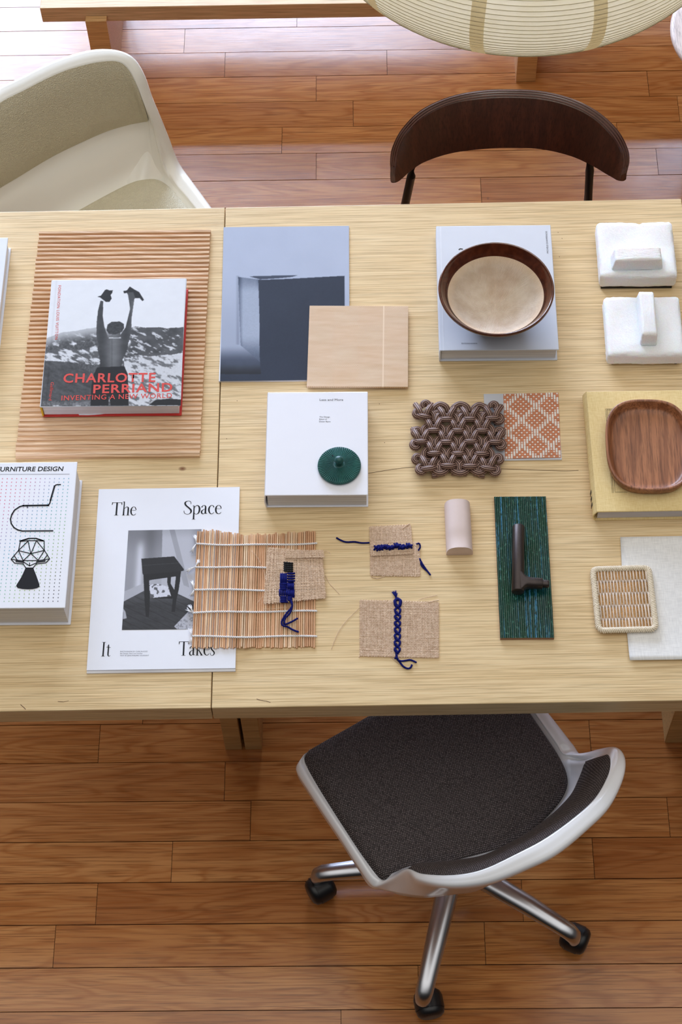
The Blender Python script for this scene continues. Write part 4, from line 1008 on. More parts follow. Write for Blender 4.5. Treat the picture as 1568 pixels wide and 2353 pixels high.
def build_green_tile():
    px4 = [(1139.5, 1141), (1258, 1140.5), (1271, 1464.5), (1147, 1465.5)]; th = 0.008; z = TH+th; cen, ang, w_, d_ = rect(px4, z)
    T = Thing('glazed_tile', 'long dark green tile with ribbed glaze streaked blue, under the door handle', 'tile', (cen[0], cen[1], TH), ang)
    t = NT('streaked_green_glaze'); tc = t.n('TexCoord').outputs['Object']
    s1 = t.noise(t.n('Mapping', {0: tc, 3: (190, 5, 1)}).outputs[0], 1.0, 2, 0.5); s2 = t.noise(t.n('Mapping', {0: tc, 3: (300, 110, 1)}).outputs[0], 1.0, 3, 0.7)
    big = t.noise(t.n('Mapping', {0: tc, 3: (45, 9, 1)}).outputs[0], 1.0, 2, 0.5)
    c = t.mix(t.ramp(big, [(0.35, 0.0), (0.65, 1.0)]), C(8, 60, 40), C(18, 62, 58))
    k = t.math('MULTIPLY', t.ramp(s1, [(0.56, 0.0), (0.68, 1.0)]), t.ramp(s2, [(0.38, 0.0), (0.55, 1.0)]))
    c = t.mix(k, c, C(62, 132, 172)); c = t.mix(t.math('MULTIPLY', t.ramp(s2, [(0.58, 0.0), (0.66, 1.0)]), 0.6), c, C(86, 140, 120))
    c = t.mix(t.math('MULTIPLY', t.ramp(s2, [(0.30, 1.0), (0.42, 0.0)]), 0.6), c, C(10, 24, 22))
    t.bump(s2, 0.35, 0.0012)
    mg = t.done(c, 0.16, Coat_Weight=0.6, Coat_Roughness=0.08); mcl = plain('tile_clay_body', C(150, 112, 92), 0.8)
    MB().box(-w_/2, w_/2, -d_/2, d_/2, 0, th-0.0022).build('clay_body', mcl, T, local=True)
    n = 26; rows = []
    xs = []
    for i in range(n):
        for f, h in ((0.0, -0.0011), (0.25, -0.0002), (0.5, 0.0), (0.75, -0.0002)): xs.append((-w_/2+w_*(i+f)/n, th+h))
    xs.append((w_/2, th-0.0011)); ny = 10
    m = MB(); rows = [[(x, -d_/2, th-0.0022) for x, z_ in xs]]+[[(x+0.0003*math.sin(j*2.3+i), -d_/2+d_*j/ny, z_) for i, (x, z_) in enumerate(xs)] for j in range(ny+1)]+[[(x, d_/2, th-0.0022) for x, z_ in xs]]
    m.grid(rows)
    for e in (0, -1): m.add([(xs[e][0], -d_/2, th-0.0022), (xs[e][0], d_/2, th-0.0022), (xs[e][0], d_/2, xs[e][1]), (xs[e][0], -d_/2, xs[e][1])], [(0, 1, 2, 3)])
    m.build('ribbed_glaze', mg, T, local=True, smooth=True, angle=80)
    # lever handle lying on the tile
    r = 0.0103; zt = z+0.0004; zc = zt+r
    A = at(1192, 1206, zc); B = at(1190.5, 1360, zc+0.004)
    T2 = Thing('door_handle', 'dark bronze lever door handle lying on the green tile', 'handle', (B[0], B[1], zt))
    mb = plain('dark_bronze', C(74, 66, 64), 0.38, 0.05, 200, 0.15, Metallic=0.75)
    A[1] -= r*0.2
    d = (A-B)/np.linalg.norm(A-B)
    m = MB().tube([B-d*0.0001, B+d*0.0006, B+(A-B)*0.5, A-d*0.0028, A-d*0.0012, A-d*0.0003, A], [r*0.94, r, r, r, r*0.93, r*0.78, r*0.5], 36, round_caps=False)
    m.build('lever_grip', mb, T2, smooth=True, angle=50)
    J = at(1193, 1338, zc+0.0035); E = at(1247, 1341, zc+0.002); S = at(1262, 1342.5, zc+0.002); e = (E-J)/np.linalg.norm(E-J); L = float(np.linalg.norm(E-J))
    prof = [(0.0, 0.0185), (0.10, 0.0180), (0.17, 0.0158), (0.24, 0.0130), (0.32, 0.0110), (0.42, 0.0099), (0.55, 0.0094), (0.985, 0.0093), (1.0, 0.0089)]
    m = MB().tube([J+e*L*t_ for t_, _ in prof], [q for _, q in prof], 32, flat=1.0); vs = []
    # flatten the flare where it meets the grip so that it blends instead of bulging up
    for (x, y, zz) in m.v:
        hgt = zz-(zc+0.003); lim = r*0.97; vs.append((x, y, (zc+0.003)+max(-lim, min(lim, hgt))))
    m.v = vs; m.build('lever_neck', mb, T2, smooth=True, angle=50)
    MB().tube([E-e*0.002, E+(S-E)*0.55, S-e*0.0008, S], [0.0066, 0.0066, 0.0064, 0.0054], 24).build('spindle', mb, T2, smooth=True, angle=50)
build_green_tile()

def fuzzy(name, c): 
    t = NT(name); v = t.coord(); n = t.noise(v, 420, 3, 0.7); n2 = t.noise(v, 130, 2)
    t.bump(t.math('MULTIPLY_ADD', n, 0.7, t.math('MULTIPLY', n2, 0.4)), 0.6, 0.0012)
    return t.done(t.mix(t.ramp(n, [(0.3, 0.0), (0.65, 1.0)]), tuple(x*0.92 for x in c[:3])+(1,), c), 0.95, Subsurface_Weight=0.35, Subsurface_Scale=0.02)
def soft_block(w_, d_, h_, rad, nx=40, ny=36, nz=10, taper=0.0, jitter=0.0006, notch=False):
    """rounded box as a superellipsoid-like shell, with slightly wobbly skin"""
    bm = bmesh.new(); bmesh.ops.create_cube(bm, size=1.0); bmesh.ops.subdivide_edges(bm, edges=bm.edges[:], cuts=22, use_grid_fill=True)
    vs = [v.co.copy() for v in bm.verts]; fs = [tuple(v.index for v in f.verts) for f in bm.faces]; bm.free(); out = []; rr = np.random.default_rng(int(w_*1e5))
    for c in vs:
        p = Vector((c.x*w_, c.y*d_, (c.z+0.5)*h_)); inn = Vector((max(-w_/2+rad, min(w_/2-rad, p.x)), max(-d_/2+rad, min(d_/2-rad, p.y)), max(rad, min(h_-rad, p.z))))
        d = p-inn
        if d.length > 1e-9: p = inn+d.normalized()*rad*min(1.0, 1.0) if d.length >= rad*0.2 else p
        f = 1-taper*(p.z/h_); p.x *= f; p.y *= f
        p += Vector(rr.normal(0, jitter, 3))*0.5
        p.z += 0.0010*math.sin(p.x*70+1)*math.cos(p.y*60)
        if notch:
            q = abs(p.x-0.008)/0.007
            if p.y > d_/2-0.02 and q < 1: p.y -= 0.0045*(1-q)*(p.y-(d_/2-0.02))/0.02
        out.append((p.x, p.y, max(p.z, 0)))
    return out, fs
M_terry = fuzzy('white_terry', C(252, 252, 254))
def build_sponge(label, px4, h_, hp, hw_, hd_, hh_, hang, notch, feet):
    zb = TH+0.005; zt = zb+h_; cen, ang, w_, d_ = rect(px4, zt)
    T = Thing('terry_scrubber', label, 'scrubber', (cen[0], cen[1], TH), ang)
    bl = plain('black_rubber_base', C(24, 24, 26), 0.6)
    if feet:
        for sx in (-1, 1): MB().box(sx*(w_/2-0.012)-0.002, sx*(w_/2-0.012)+0.002, -d_/2+0.006, d_/2-0.004, 0, 0.0052).build('rubber_foot', bl, T, local=True)
    else: MB().box(-w_/2+0.004, w_/2-0.006, -d_/2+0.0025, d_/2-0.004, 0, 0.0052).build('rubber_base', bl, T, local=True)
    v, f = soft_block(w_, d_, h_, 0.007, notch=notch); MB().add([(x, y, z+0.005) for x, y, z in v], f).build('terry_pad', M_terry, T, local=True, smooth=True)
    c = T.px(*hp, zt+hh_); v, f = soft_block(hw_, hd_, hh_+0.003, 0.0045, taper=0.12, jitter=0.0004)
    Mh = Matrix.Translation((c.x, c.y, h_+0.0035)) @ Matrix.Rotation(hang, 4, 'Z')
    MB().add([Mh @ Vector(p) for p in v], f).build('terry_handle', M_terry, T, local=True, smooth=True)
build_sponge('upper of two white terry scrubbers, its grip lying crosswise', [(1371, 509), (1548, 508), (1556, 634), (1381, 636)], 0.034, (1467, 583), 0.092, 0.034, 0.026, 0.02, True, False)
build_sponge('lower of two white terry scrubbers, its grip running front to back', [(1388, 680), (1564, 680), (1574, 816), (1397, 818)], 0.030, (1490, 719), 0.030, 0.105, 0.026, 0.0, False, True)

# ------------------------------------------------------------------ knotted cord mat
def cord_mat():
    t = NT('braided_brown_cord'); uv = t.n('UVMap').outputs[0]; sx = t.n('SeparateXYZ', {0: uv})
    a = t.math('MULTIPLY_ADD', t.math('SINE', t.math('MULTIPLY', sx.outputs[1], 2*PI*9)), 0.5, 0.5)
    b = t.math('MULTIPLY_ADD', t.math('SINE', t.math('ADD', t.math('MULTIPLY', sx.outputs[0], 2*PI/0.0019), t.math('MULTIPLY', sx.outputs[1], 2*PI*5.5))), 0.5, 0.5)
    k = t.math('MULTIPLY', t.ramp(a, [(0.35, 0.0), (0.62, 1.0)]), t.ramp(b, [(0.10, 0.45), (0.4, 1.0)]))
    c = t.mix(k, C(58, 32, 27), C(186, 152, 136)); t.bump(k, 0.6, 0.0008)
    return t.done(c, 0.55)
def build_cord_mat():
    s = 1/4.2378; cen = at(1052, 1010, TH)
    T = Thing('knotted_cord_trivet', 'brown and beige braided cord mat made of looped knots, overlapping the sample card', 'mat', (cen[0], cen[1], TH))
    r = 0.0052; m = MB()
    def W(x, y, z): return at(935+x*s, 890+y*s, TH+z)
    def tb(pts, rr=r, n=4): m.tube([W(*p) for p in cr([(float(a), float(b), c) for a, b, c in pts], n)], rr, 12, uvr=True, caps=True)
    zlo, zm, zh = 0.0052, 0.0115, 0.0185
    rows = [[(165, 285), (390, 312), (615, 312), (840, 303)], [(262, 420), (500, 424), (735, 424)], [(140, 530), (385, 535), (622, 530), (862, 535)], [(270, 645), (500, 648), (728, 650)], [(215, 790), (405, 765), (618, 770), (790, 790)]]
    tilt = {(0, 0): 0.18, (0, 3): -0.05, (4, 0): -0.14, (4, 3): 0.16, (2, 0): 0, (2, 3): 0}
    for ri, row in enumerate(rows):
        for ci, (cx, cy) in enumerate(row):
            tl_ = tilt.get((ri, ci), 0.0)
            bw = 58 if ri not in (4,) else 66
            # cross bar
            tb([(cx-bw-4, cy+8-tl_*-bw*0-tl_*bw*-1*0, zlo), (cx-bw+8, cy-tl_*bw*0+tl_*-bw, zm), (cx-bw*0.4, cy+tl_*-bw*0.4, zh), (cx+bw*0.4, cy+tl_*bw*0.4, zh), (cx+bw-8, cy+tl_*bw, zm), (cx+bw+4, cy+8+tl_*bw, zlo)])
            # second strand behind the bar gives the double knot its body
            tb([(cx-bw*0.85, cy-26, zlo), (cx-bw*0.3, cy-30, zm), (cx+bw*0.3, cy-30, zm), (cx+bw*0.85, cy-26, zlo)], r*0.95)
            # V of two strands coming out from under the bar
            L = 98 if ri else 92
            tb([(cx-16, cy+6, zm), (cx-24, cy-22, zh-0.002), (cx-40, cy-62, zh+0.001), (cx-62, cy-L, zm+0.002), (cx-78, cy-L-22, zlo+0.001)])
            tb([(cx+16, cy+6, zm), (cx+24, cy-22, zh-0.002), (cx+40, cy-62, zh+0.001), (cx+62, cy-L, zm+0.002), (cx+78, cy-L-22, zlo+0.001)])
            # loops that lead to the neighbours
            edgeL = ci == 0 and ri % 2 == 0; edgeR = ci == len(row)-1 and ri % 2 == 0
            for sg, edge in ((-1, edgeL), (1, edgeR)):
                if edge: continue
                tb([(cx+sg*30, cy-40, zlo), (cx+sg*72, cy-42, zm-0.001), (cx+sg*104, cy-8, zm), (cx+sg*104, cy+34, zm-0.002), (cx+sg*74, cy+62, zlo), (cx+sg*30, cy+68, zlo)], r*0.97, 5)
    # plain stretches along the first and last row
    for x0, x1, y in [(250, 340, 248), (470, 560, 248), (690, 770, 262), (235, 345, 730), (450, 560, 728), (665, 760, 728)]:
        tb([(x0, y, zlo), ((x0+x1)/2, y, zm-0.002), (x1, y, zlo)])
    tb([(240, 690, zlo), (290, 692, zlo), (340, 690, zlo)]); tb([(660, 690, zlo), (710, 692, zlo), (760, 690, zlo)])
    # arches along the top and bottom edge
    for cx, y, wd, sg in [(332, 232, 84, -1), (528, 230, 92, -1), (712, 238, 80, -1)]:
        tb([(cx-wd, y+10, zlo), (cx-wd*0.75, y-36, zm-0.001), (cx-wd*0.1, y-66, zm), (cx+wd*0.6, y-44, zm-0.001), (cx+wd*0.92, y+10, zlo)], r, 6)
    for cx, y, wd in [(322, 785, 82), (520, 785, 88), (705, 782, 80)]:
        tb([(cx-wd, y-10, zlo), (cx-wd*0.7, y+28, zm-0.002), (cx, y+52, zm-0.001), (cx+wd*0.7, y+28, zm-0.002), (cx+wd, y-10, zlo)], r, 6)
    # curled loops at the ends of the knots on the left and right sides
    for x, y, a0 in [(185, 180, 90), (112, 255, 180), (100, 440, 150), (85, 560, 200), (105, 700, 140), (140, 800, 210), (848, 190, 60), (895, 310, -20), (905, 440, 40), (915, 560, -30), (890, 700, 40), (860, 810, -45)]:
        pts = []
        for k in range(9):
            a = R(a0-135+270*k/8); pts.append((x+34*math.cos(a), y-34*math.sin(a), zlo+0.004*math.sin(PI*k/8)+0.004))
        tb(pts, r*0.95, 3)
        pts = [(x+14*math.cos(R(a0)), y-14*math.sin(R(a0)), zm), (x+20*math.cos(R(a0)), y-20*math.sin(R(a0)), zm-0.004)]; tb(pts, r*0.9, 2)
    top_single(m.build('knotted_cord_trivet', cord_mat(), T, smooth=True), T)
build_cord_mat()

# ------------------------------------------------------------------ bamboo rolling mat
def build_rolling_mat():
    zb = TH; cen = at(588, 1355, TH)
    T = Thing('bamboo_rolling_mat', 'bamboo stick mat tied with white cotton cords, half on the white magazine', 'mat', (cen[0], cen[1], TH))
    random.seed(11); n = 58; mats = []
    t = NT('bamboo_stick'); rn = t.n('Attribute', None, attribute_name='rnd').outputs['Fac']; v = t.coord('Object', (90, 12, 60)); nn = t.noise(v, 1.0, 4, 0.6)
    c = t.ramp(rn, [(0.0, C(200, 148, 108)), (0.35, C(228, 180, 138)), (0.7, C(238, 198, 158)), (1.0, C(248, 224, 192))])
    mt = t.done(t.mix(t.math('MULTIPLY', t.ramp(nn, [(0.35, 1.0), (0.6, 0.0)]), 0.4), c, C(150, 100, 66)), 0.5)
    m = MB(); rr = 0.00150
    def hz(u):    # lies on the magazine at the left, drops to the table at the right
        return 0.0056 if u < 0.36 else (0.0056-0.0050*(u-0.36)/0.18 if u < 0.54 else 0.0006)
    tops = cr([(0, 1219), (.04, 1220), (.12, 1218), (.2, 1222), (.3, 1226), (.42, 1229), (.55, 1228), (.7, 1226), (.85, 1223), (1, 1221)], 8)
    ty = np.array(tops)
    for i in range(n):
        u = (i+0.5)/n; xt = 453+(725.5-453)*u+random.uniform(-.8, .8); xb = 440.5+(724.5-440.5)*u+random.uniform(-.8, .8)
        yt = np.interp(u, ty[:, 0], ty[:, 1])+random.uniform(-2.5, 2.5); yb = 1489-1.5*u+random.uniform(-2.2, 2.2); z = TH+hz(u)+rr*1.15
        A = at(xt, yt, z); B = at(xb, yb, z); w_ = rr*random.uniform(0.85, 1.12)
        m.tube([A, (A+B)/2+np.array([random.uniform(-.0006, .0006), 0, 0.0]), B], w_, 8, rnd=random.uniform(0.02, 1.0), flat=1.1)
    o = m.build('bamboo_sticks', mt, T, smooth=True, angle=50)
    mc = plain('white_cotton_cord', C(240, 238, 238), 0.7, 0.03, 200)
    ends = [(1249.5, 1248), (1302.5, 1304), (1354.5, 1356), (1408.5, 1405), (1463, 1462)]; wob = [4, 1.5, 1.5, -1, 1]
    for k, ((ya, yb), wb) in enumerate(zip(ends, wob)):
        m = MB(); xl = 452.5-(ya-1222)*0.047; xr = 728.5
        for ph in (0, PI):
            pts = []
            for i in range(n*4+1):
                u = i/(n*4); x = xl+(xr-xl)*u; y = ya+(yb-ya)*u+wb*math.sin(PI*u)+1.2*math.sin(u*9+k); z = TH+hz(u)+rr*2.2
                p = at(x, y, z); a = u*n*PI*1.0+ph; p = p+np.array([0, 0.0011*math.cos(a), 0.0010*math.sin(a)+0.0004]); pts.append(p)
            m.tube(pts, 0.00092, 6, round_caps=True)
        m.build('tying_cord', mc, T, smooth=True)
        # frayed tassel at the left end
        m = MB(); x0, y0 = xl, ya; rr_ = random.Random(k); ang0 = [95, 60, 100, 110, 100][k]; ang1 = [235, 205, 250, 150, 255][k]
        for a_, ln in ((ang0, 20), (ang1, 24 if k < 2 else 18)):
            for q in range(16):
                a = R(a_+rr_.uniform(-10, 10)*(1)); L = ln*rr_.uniform(0.75, 1.1); sp = R(rr_.uniform(-30, 30))
                p0 = at(x0, y0, TH+0.008); p1 = at(x0+L*0.55*math.cos(a), y0-L*0.55*math.sin(a), TH+0.010+rr_.uniform(0, .002)); p2 = at(x0+L*0.55*math.cos(a)+L*0.45*math.cos(a+sp), y0-L*0.55*math.sin(a)-L*0.45*math.sin(a+sp), TH+0.0075)
                m.tube([p0, p1, p2], [0.0006, 0.0005, 0.00022], 5)
        m.build('cord_tassel', mc, T, smooth=True)
build_rolling_mat()

# ------------------------------------------------------------------ burlap swatches with yarn
def jute():
    t = NT('jute_thread'); n = t.noise(t.coord(), 260, 4, 0.6); n2 = t.noise(t.coord(), 40, 2)
    c = t.mix(t.ramp(n, [(0.3, 0.0), (0.7, 1.0)]), C(200, 168, 140), C(238, 212, 186)); return t.done(c, 0.85)
M_jute = jute()
M_blue = plain('ultramarine_wool', C(9, 18, 104), 0.8, 0.25, 300, 0.5, Specular_IOR_Level=0.2)
M_blackwool = plain('black_wool', C(20, 19, 20), 0.85, 0.2, 300, 0.4)
def weave(px4, nx, ny, zf, seed=1, fray=0.028, wob=0.0004, tw=0.345):
    """threads of a coarse plain weave between four photo corners; zf(u, v) is the height above the world floor"""
    m = MB(); rr = random.Random(seed); A = [np.array(p, float) for p in px4]
    def P(u, v, dz):
        p = (A[0]*(1-u)+A[1]*u)*(1-v)+(A[3]*(1-u)+A[2]*u)*v; return at(p[0], p[1], zf(min(1, max(0, u)), min(1, max(0, v)))+dz)
    pw = np.linalg.norm(P(0.5, 0.5, 0)-P(0.5+1/nx, 0.5, 0)); ph = np.linalg.norm(P(0.5, 0.5, 0)-P(0.5, 0.5+1/ny, 0))
    for i in range(nx):
        u0 = (i+0.5+rr.uniform(-.12, .12))/nx; j = rr.uniform(-1, 1)*0.15/nx; e0 = rr.uniform(0.2, 1)*fray; e1 = rr.uniform(0.2, 1)*fray; pts = []
        for k in range(-1, 2*ny+2):
            v = (k*0.5+0.0)/ny; v = max(-e0, min(1+e1, v)) if k in (-1, 2*ny+1) else v
            sg = math.cos(PI*(k*0.5-0.5))*(1 if i % 2 else -1); pts.append(P(u0+j*math.sin(v*7+i), v, 0.00085+0.00042*sg))
        m.tube(pts, pw*tw*rr.uniform(0.8, 1.15), 4, flat=0.55, up=(0, 0, 1))
    for i in range(ny):
        v0 = (i+0.5+rr.uniform(-.12, .12))/ny; j = rr.uniform(-1, 1)*0.15/ny; e0 = rr.uniform(0.2, 1)*fray; e1 = rr.uniform(0.2, 1)*fray; pts = []
        for k in range(-1, 2*nx+2):
            u = (k*0.5)/nx; u = max(-e0, min(1+e1, u)) if k in (-1, 2*nx+1) else u
            sg = math.cos(PI*(k*0.5-0.5))*(-1 if i % 2 else 1); pts.append(P(u, v0+j*math.sin(u*7+i), 0.00085+0.00042*sg))
        m.tube(pts, ph*tw*rr.uniform(0.8, 1.15), 4, flat=0.55, up=(0, 0, 1))
    return m
def thread(T, pts, z, r=0.00035, name='loose_thread', mat=None):
    MB().tube([at(x, y, z) for x, y in cr(pts, 8)], r, 5).build(name, mat or M_jute, T, smooth=True)
def yarn(T, pts, r=0.0019, name='yarn_tail', mat=None, n=6):
    """two-ply yarn along points (px, py, z)"""
    c = cr(pts, n*3); m = MB(); P = [at(p[0], p[1], p[2]) for p in c]; L = 0
    for ph in (0, PI):
        q = []; L = 0
        for i, p in enumerate(P):
            if i: L += np.linalg.norm(p-P[i-1])
            d = P[min(i+1, len(P)-1)]-P[max(i-1, 0)]; d = d/(np.linalg.norm(d)+1e-9); sd = np.array([-d[1], d[0], 0]); a = L/0.0055*2*PI+ph
            q.append(p+sd*math.cos(a)*r*0.42+np.array([0, 0, 1])*math.sin(a)*r*0.42)
        m.tube(q, r*0.66, 6, round_caps=True)
    m.build(name, mat or M_blue, T, smooth=True)
def build_swatches():
    # 1: on the bamboo mat
    zmat = TH+0.0066; c = at(680, 1320, TH)
    T = Thing('burlap_swatch', 'burlap square with black and thick blue stitches, lying on the bamboo mat', 'fabric sample', (c[0], c[1], TH+0.004), 0, 'burlap embroidery samples')
    def zf(u, v): return zmat+0.0006+0.0012*math.sin(u*6)*math.sin(v*5)**2-(0.0015*max(0, u-0.8)*5)
    weave([(617, 1259), (740, 1268), (748, 1374), (607, 1387)], 36, 34, zf, 3).build('burlap_cloth', M_jute, T)
    weave([(657, 1265), (742, 1264), (745, 1281), (655, 1283)], 26, 7, lambda u, v: zmat+0.0030, 5).build('folded_hem', M_jute, T)
    m = MB(); zs = zmat+0.0032
    def loops(x0, y0, x1, y1, vert, k, mat_m):
        for q in range(k):
            f = (q+0.5)/k
            if vert: x = x0+(x1-x0)*f; a = (x, y0+1, zs-0.002); b = (x, (y0+y1)/2, zs+0.0016); c_ = (x, y1-1, zs-0.002)
            else: y = y0+(y1-y0)*f; a = (x0+1, y, zs-0.002); b = ((x0+x1)/2, y, zs+0.0016); c_ = (x1-1, y, zs-0.002)
            mat_m.tube([at(*p) for p in cr([a, b, c_], 5)], 0.0017, 7, round_caps=True)
    for (x0, y0, x1, y1, vv) in [(644, 1317, 660, 1342, True), (660, 1315, 678, 1338, False), (643, 1340, 661, 1356, False), (661, 1338, 676, 1356, True), (641, 1353, 661, 1372, True), (661, 1354, 677, 1374, True), (642, 1370, 662, 1385, False), (660, 1372, 672, 1380, False)]:
        loops(x0, y0, x1, y1, vv, 4 if not vv else 4, m)
    m.build('blue_stitches', M_blue, T, smooth=True)
    m = MB()
    for q in range(5):
        for w2 in range(3):
            m.tube([at(*p) for p in cr([(653.5+w2*6, 1293+q*4.5+w2*0.8, zs-0.001), (657+w2*6, 1293.5+q*4.5+w2*0.6, zs+0.001), (660+w2*6, 1293+q*4.5+w2*0.9, zs-0.001)], 3)], 0.0019, 6, round_caps=True)
    m.build('black_stitches', M_blackwool, T, smooth=True)
    zt = zmat+0.0015
    yarn(T, [(666, 1376, zt+.002), (671, 1388, zt+.003), (670, 1396, zt+.002), (657, 1412, zt+.001), (648, 1428, zt), (650, 1437, zt), (660, 1440, zt), (675, 1448, zt), (686, 1452, zt)], 0.0017)
    yarn(T, [(668, 1376, zt+.002), (672, 1390, zt+.004), (667, 1408, zt+.002), (655, 1422, zt+.001), (655, 1434, zt+.001), (668, 1430, zt+.001), (684, 1421, zt+.001)], 0.0017)
    thread(T, [(578, 1266), (590, 1278), (600, 1297), (608, 1318), (610, 1330)], zmat+0.001); thread(T, [(606, 1370), (598, 1378), (591, 1386)], zmat+0.001)
    thread(T, [(660, 1395), (630, 1399), (603, 1400)], zmat+0.001); thread(T, [(748, 1322), (757, 1340), (770, 1354), (780, 1365)], TH+0.001); thread(T, [(743, 1266), (752, 1267), (761, 1273)], TH+0.003)
    # 2: folded piece with a row of blue knots
    c = at(908, 1268, TH)
    T = Thing('burlap_swatch', 'folded burlap piece with a sideways row of blue knots, above the wide burlap rectangle', 'fabric sample', (c[0], c[1], TH), 0, 'burlap embroidery samples')
    weave([(852, 1246), (964, 1246), (965, 1324), (852, 1322)], 34, 25, lambda u, v: TH+0.0008+0.002*max(0, v-.8)*math.sin(u*5), 7).build('burlap_cloth', M_jute, T)
    weave([(850, 1210), (944, 1206), (949, 1272), (853, 1277)], 29, 23, lambda u, v: TH+0.0034-0.0025*(1-v)**2, 9).build('burlap_flap', M_jute, T)
    m = MB(); zs = TH+0.0062; rr = random.Random(6)
    for k in range(15):
        x = 865+k*5.6; y = 1257+2.2*math.sin(k*1.3)+(1.0 if k < 6 else -1)
        for q in range(2):
            dx, dy = rr.uniform(2.5, 5), rr.uniform(2, 6)*(1 if (k+q) % 2 else -1)
            m.tube([at(*p) for p in cr([(x-dx, y-dy, zs-.0015), (x, y, zs+.0016+q*0.0008), (x+dx, y+dy*0.8, zs-.0015)], 4)], 0.0018, 7, round_caps=True)
    m.build('blue_stitches', M_blue, T, smooth=True)
    yarn(T, [(774, 1236, TH+.002), (785, 1242, TH+.002), (797, 1245.5, TH+.002), (815, 1245, TH+.002), (832, 1247.5, TH+.002), (850, 1247, TH+.0015)], 0.0015)
    yarn(T, [(958, 1250, TH+.004), (964, 1249, TH+.005), (966, 1257, TH+.003), (962, 1265, TH+.002)], 0.0014)
    yarn(T, [(965, 1284, TH+.002), (972, 1297, TH+.002), (981, 1310, TH+.002), (989.5, 1321, TH+.002)], 0.0015); yarn(T, [(966, 1288, TH+.0015), (970, 1301, TH+.0015), (981, 1312, TH+.0015)], 0.0012)
    thread(T, [(965, 1262), (964, 1276), (964, 1290)], TH+0.001); thread(T, [(925, 1215), (935, 1208), (942, 1203)], TH+0.003, 0.0008)
    thread(T, [(854, 1326), (868, 1329), (880, 1326), (890, 1322)], TH+0.001, 0.0006)
    # 3: large one with a chain of stitches
    c = at(917, 1444, TH)
    T = Thing('burlap_swatch', 'wide burlap rectangle with a lengthwise blue chain stitch, lowest of the swatches', 'fabric sample', (c[0], c[1], TH), 0, 'burlap embroidery samples')
    weave([(828, 1379), (1008, 1384), (1008, 1511), (828, 1507)], 58, 41, lambda u, v: TH+0.0007+0.0012*abs(math.sin(u*PI))*max(0, v-.85)*4, 12).build('burlap_cloth', M_jute, T)
    m = MB(); zs = TH+0.0028; s = 1/6.0308
    for k, (y0, y1, wd) in enumerate([(1376, 1394, 6), (1396, 1411, 5.6), (1411, 1424, 5.6), (1426, 1439, 5.6), (1440, 1455, 5.6), (1455, 1470, 5.6), (1470, 1485, 5.6), (1486, 1499, 5.4)]):
        xc = 914.5-(y0-1376)*0.009
        for sg in (-1, 1):
            m.tube([at(*p) for p in cr([(xc, y0, zs-.001), (xc+sg*wd, y0+4, zs+.0008), (xc+sg*wd, (y0+y1)/2+1, zs+.0012), (xc+sg*wd*0.7, y1-2, zs+.0006), (xc, y1+2, zs-.001)], 4)], 0.00185 if k else 0.0026, 8, round_caps=True)
        m.tube([at(*p) for p in cr([(xc-2, y1-5, zs-.001), (xc, y1, zs+.0012), (xc+2, y1+4, zs-.001)], 3)], 0.0015, 6, round_caps=True)
    m.build('blue_stitches', M_blue, T, smooth=True)
    m = MB(); rr = random.Random(2)
    for k in range(22):
        a = R(rr.uniform(60, 135)); L = rr.uniform(9, 15); p0 = (911, 1374, TH+.003); p1 = (911+L*0.5*math.cos(a)-1, 1372-L*0.6*math.sin(a), TH+.005); p2 = (910+L*math.cos(a)*1.0, 1371-L*math.sin(a), TH+.003)
        m.tube([at(*p) for p in cr([p0, p1, p2], 3)], [0.0008]*4+[0.0007, 0.0005, 0.0003], 5)
    m.build('yarn_tuft', M_blue, T, smooth=True)
    yarn(T, [(911, 1374, TH+.003), (914, 1379, TH+.004)], 0.002)
    yarn(T, [(911, 1498, TH+.003), (912, 1512, TH+.003), (919, 1521, TH+.002), (927, 1531, TH+.002), (937, 1536, TH+.002), (944, 1534, TH+.002), (947, 1528, TH+.002)], 0.0016)
    yarn(T, [(912, 1505, TH+.004), (914, 1515, TH+.004), (922, 1519, TH+.003), (932, 1518, TH+.002), (944, 1516.5, TH+.002), (957, 1522, TH+.002)], 0.0016)
    yarn(T, [(908, 1513, TH+.004), (912, 1511, TH+.005), (915, 1515, TH+.004)], 0.0016, 'yarn_knot')
    thread(T, [(829, 1394), (815, 1408), (795, 1428), (778, 1452), (766, 1480), (762, 1492)], TH+0.001); thread(T, [(962, 1379), (975, 1374), (990, 1371), (1005, 1367)], TH+0.001, 0.0004)
    thread(T, [(898, 1509), (908, 1518), (919, 1527)], TH+0.001, 0.0005); thread(T, [(825, 1511), (829, 1503), (831, 1497)], TH+0.001, 0.0006); thread(T, [(985, 1384), (998, 1381), (1009, 1379)], TH+0.002, 0.0008)
build_swatches()

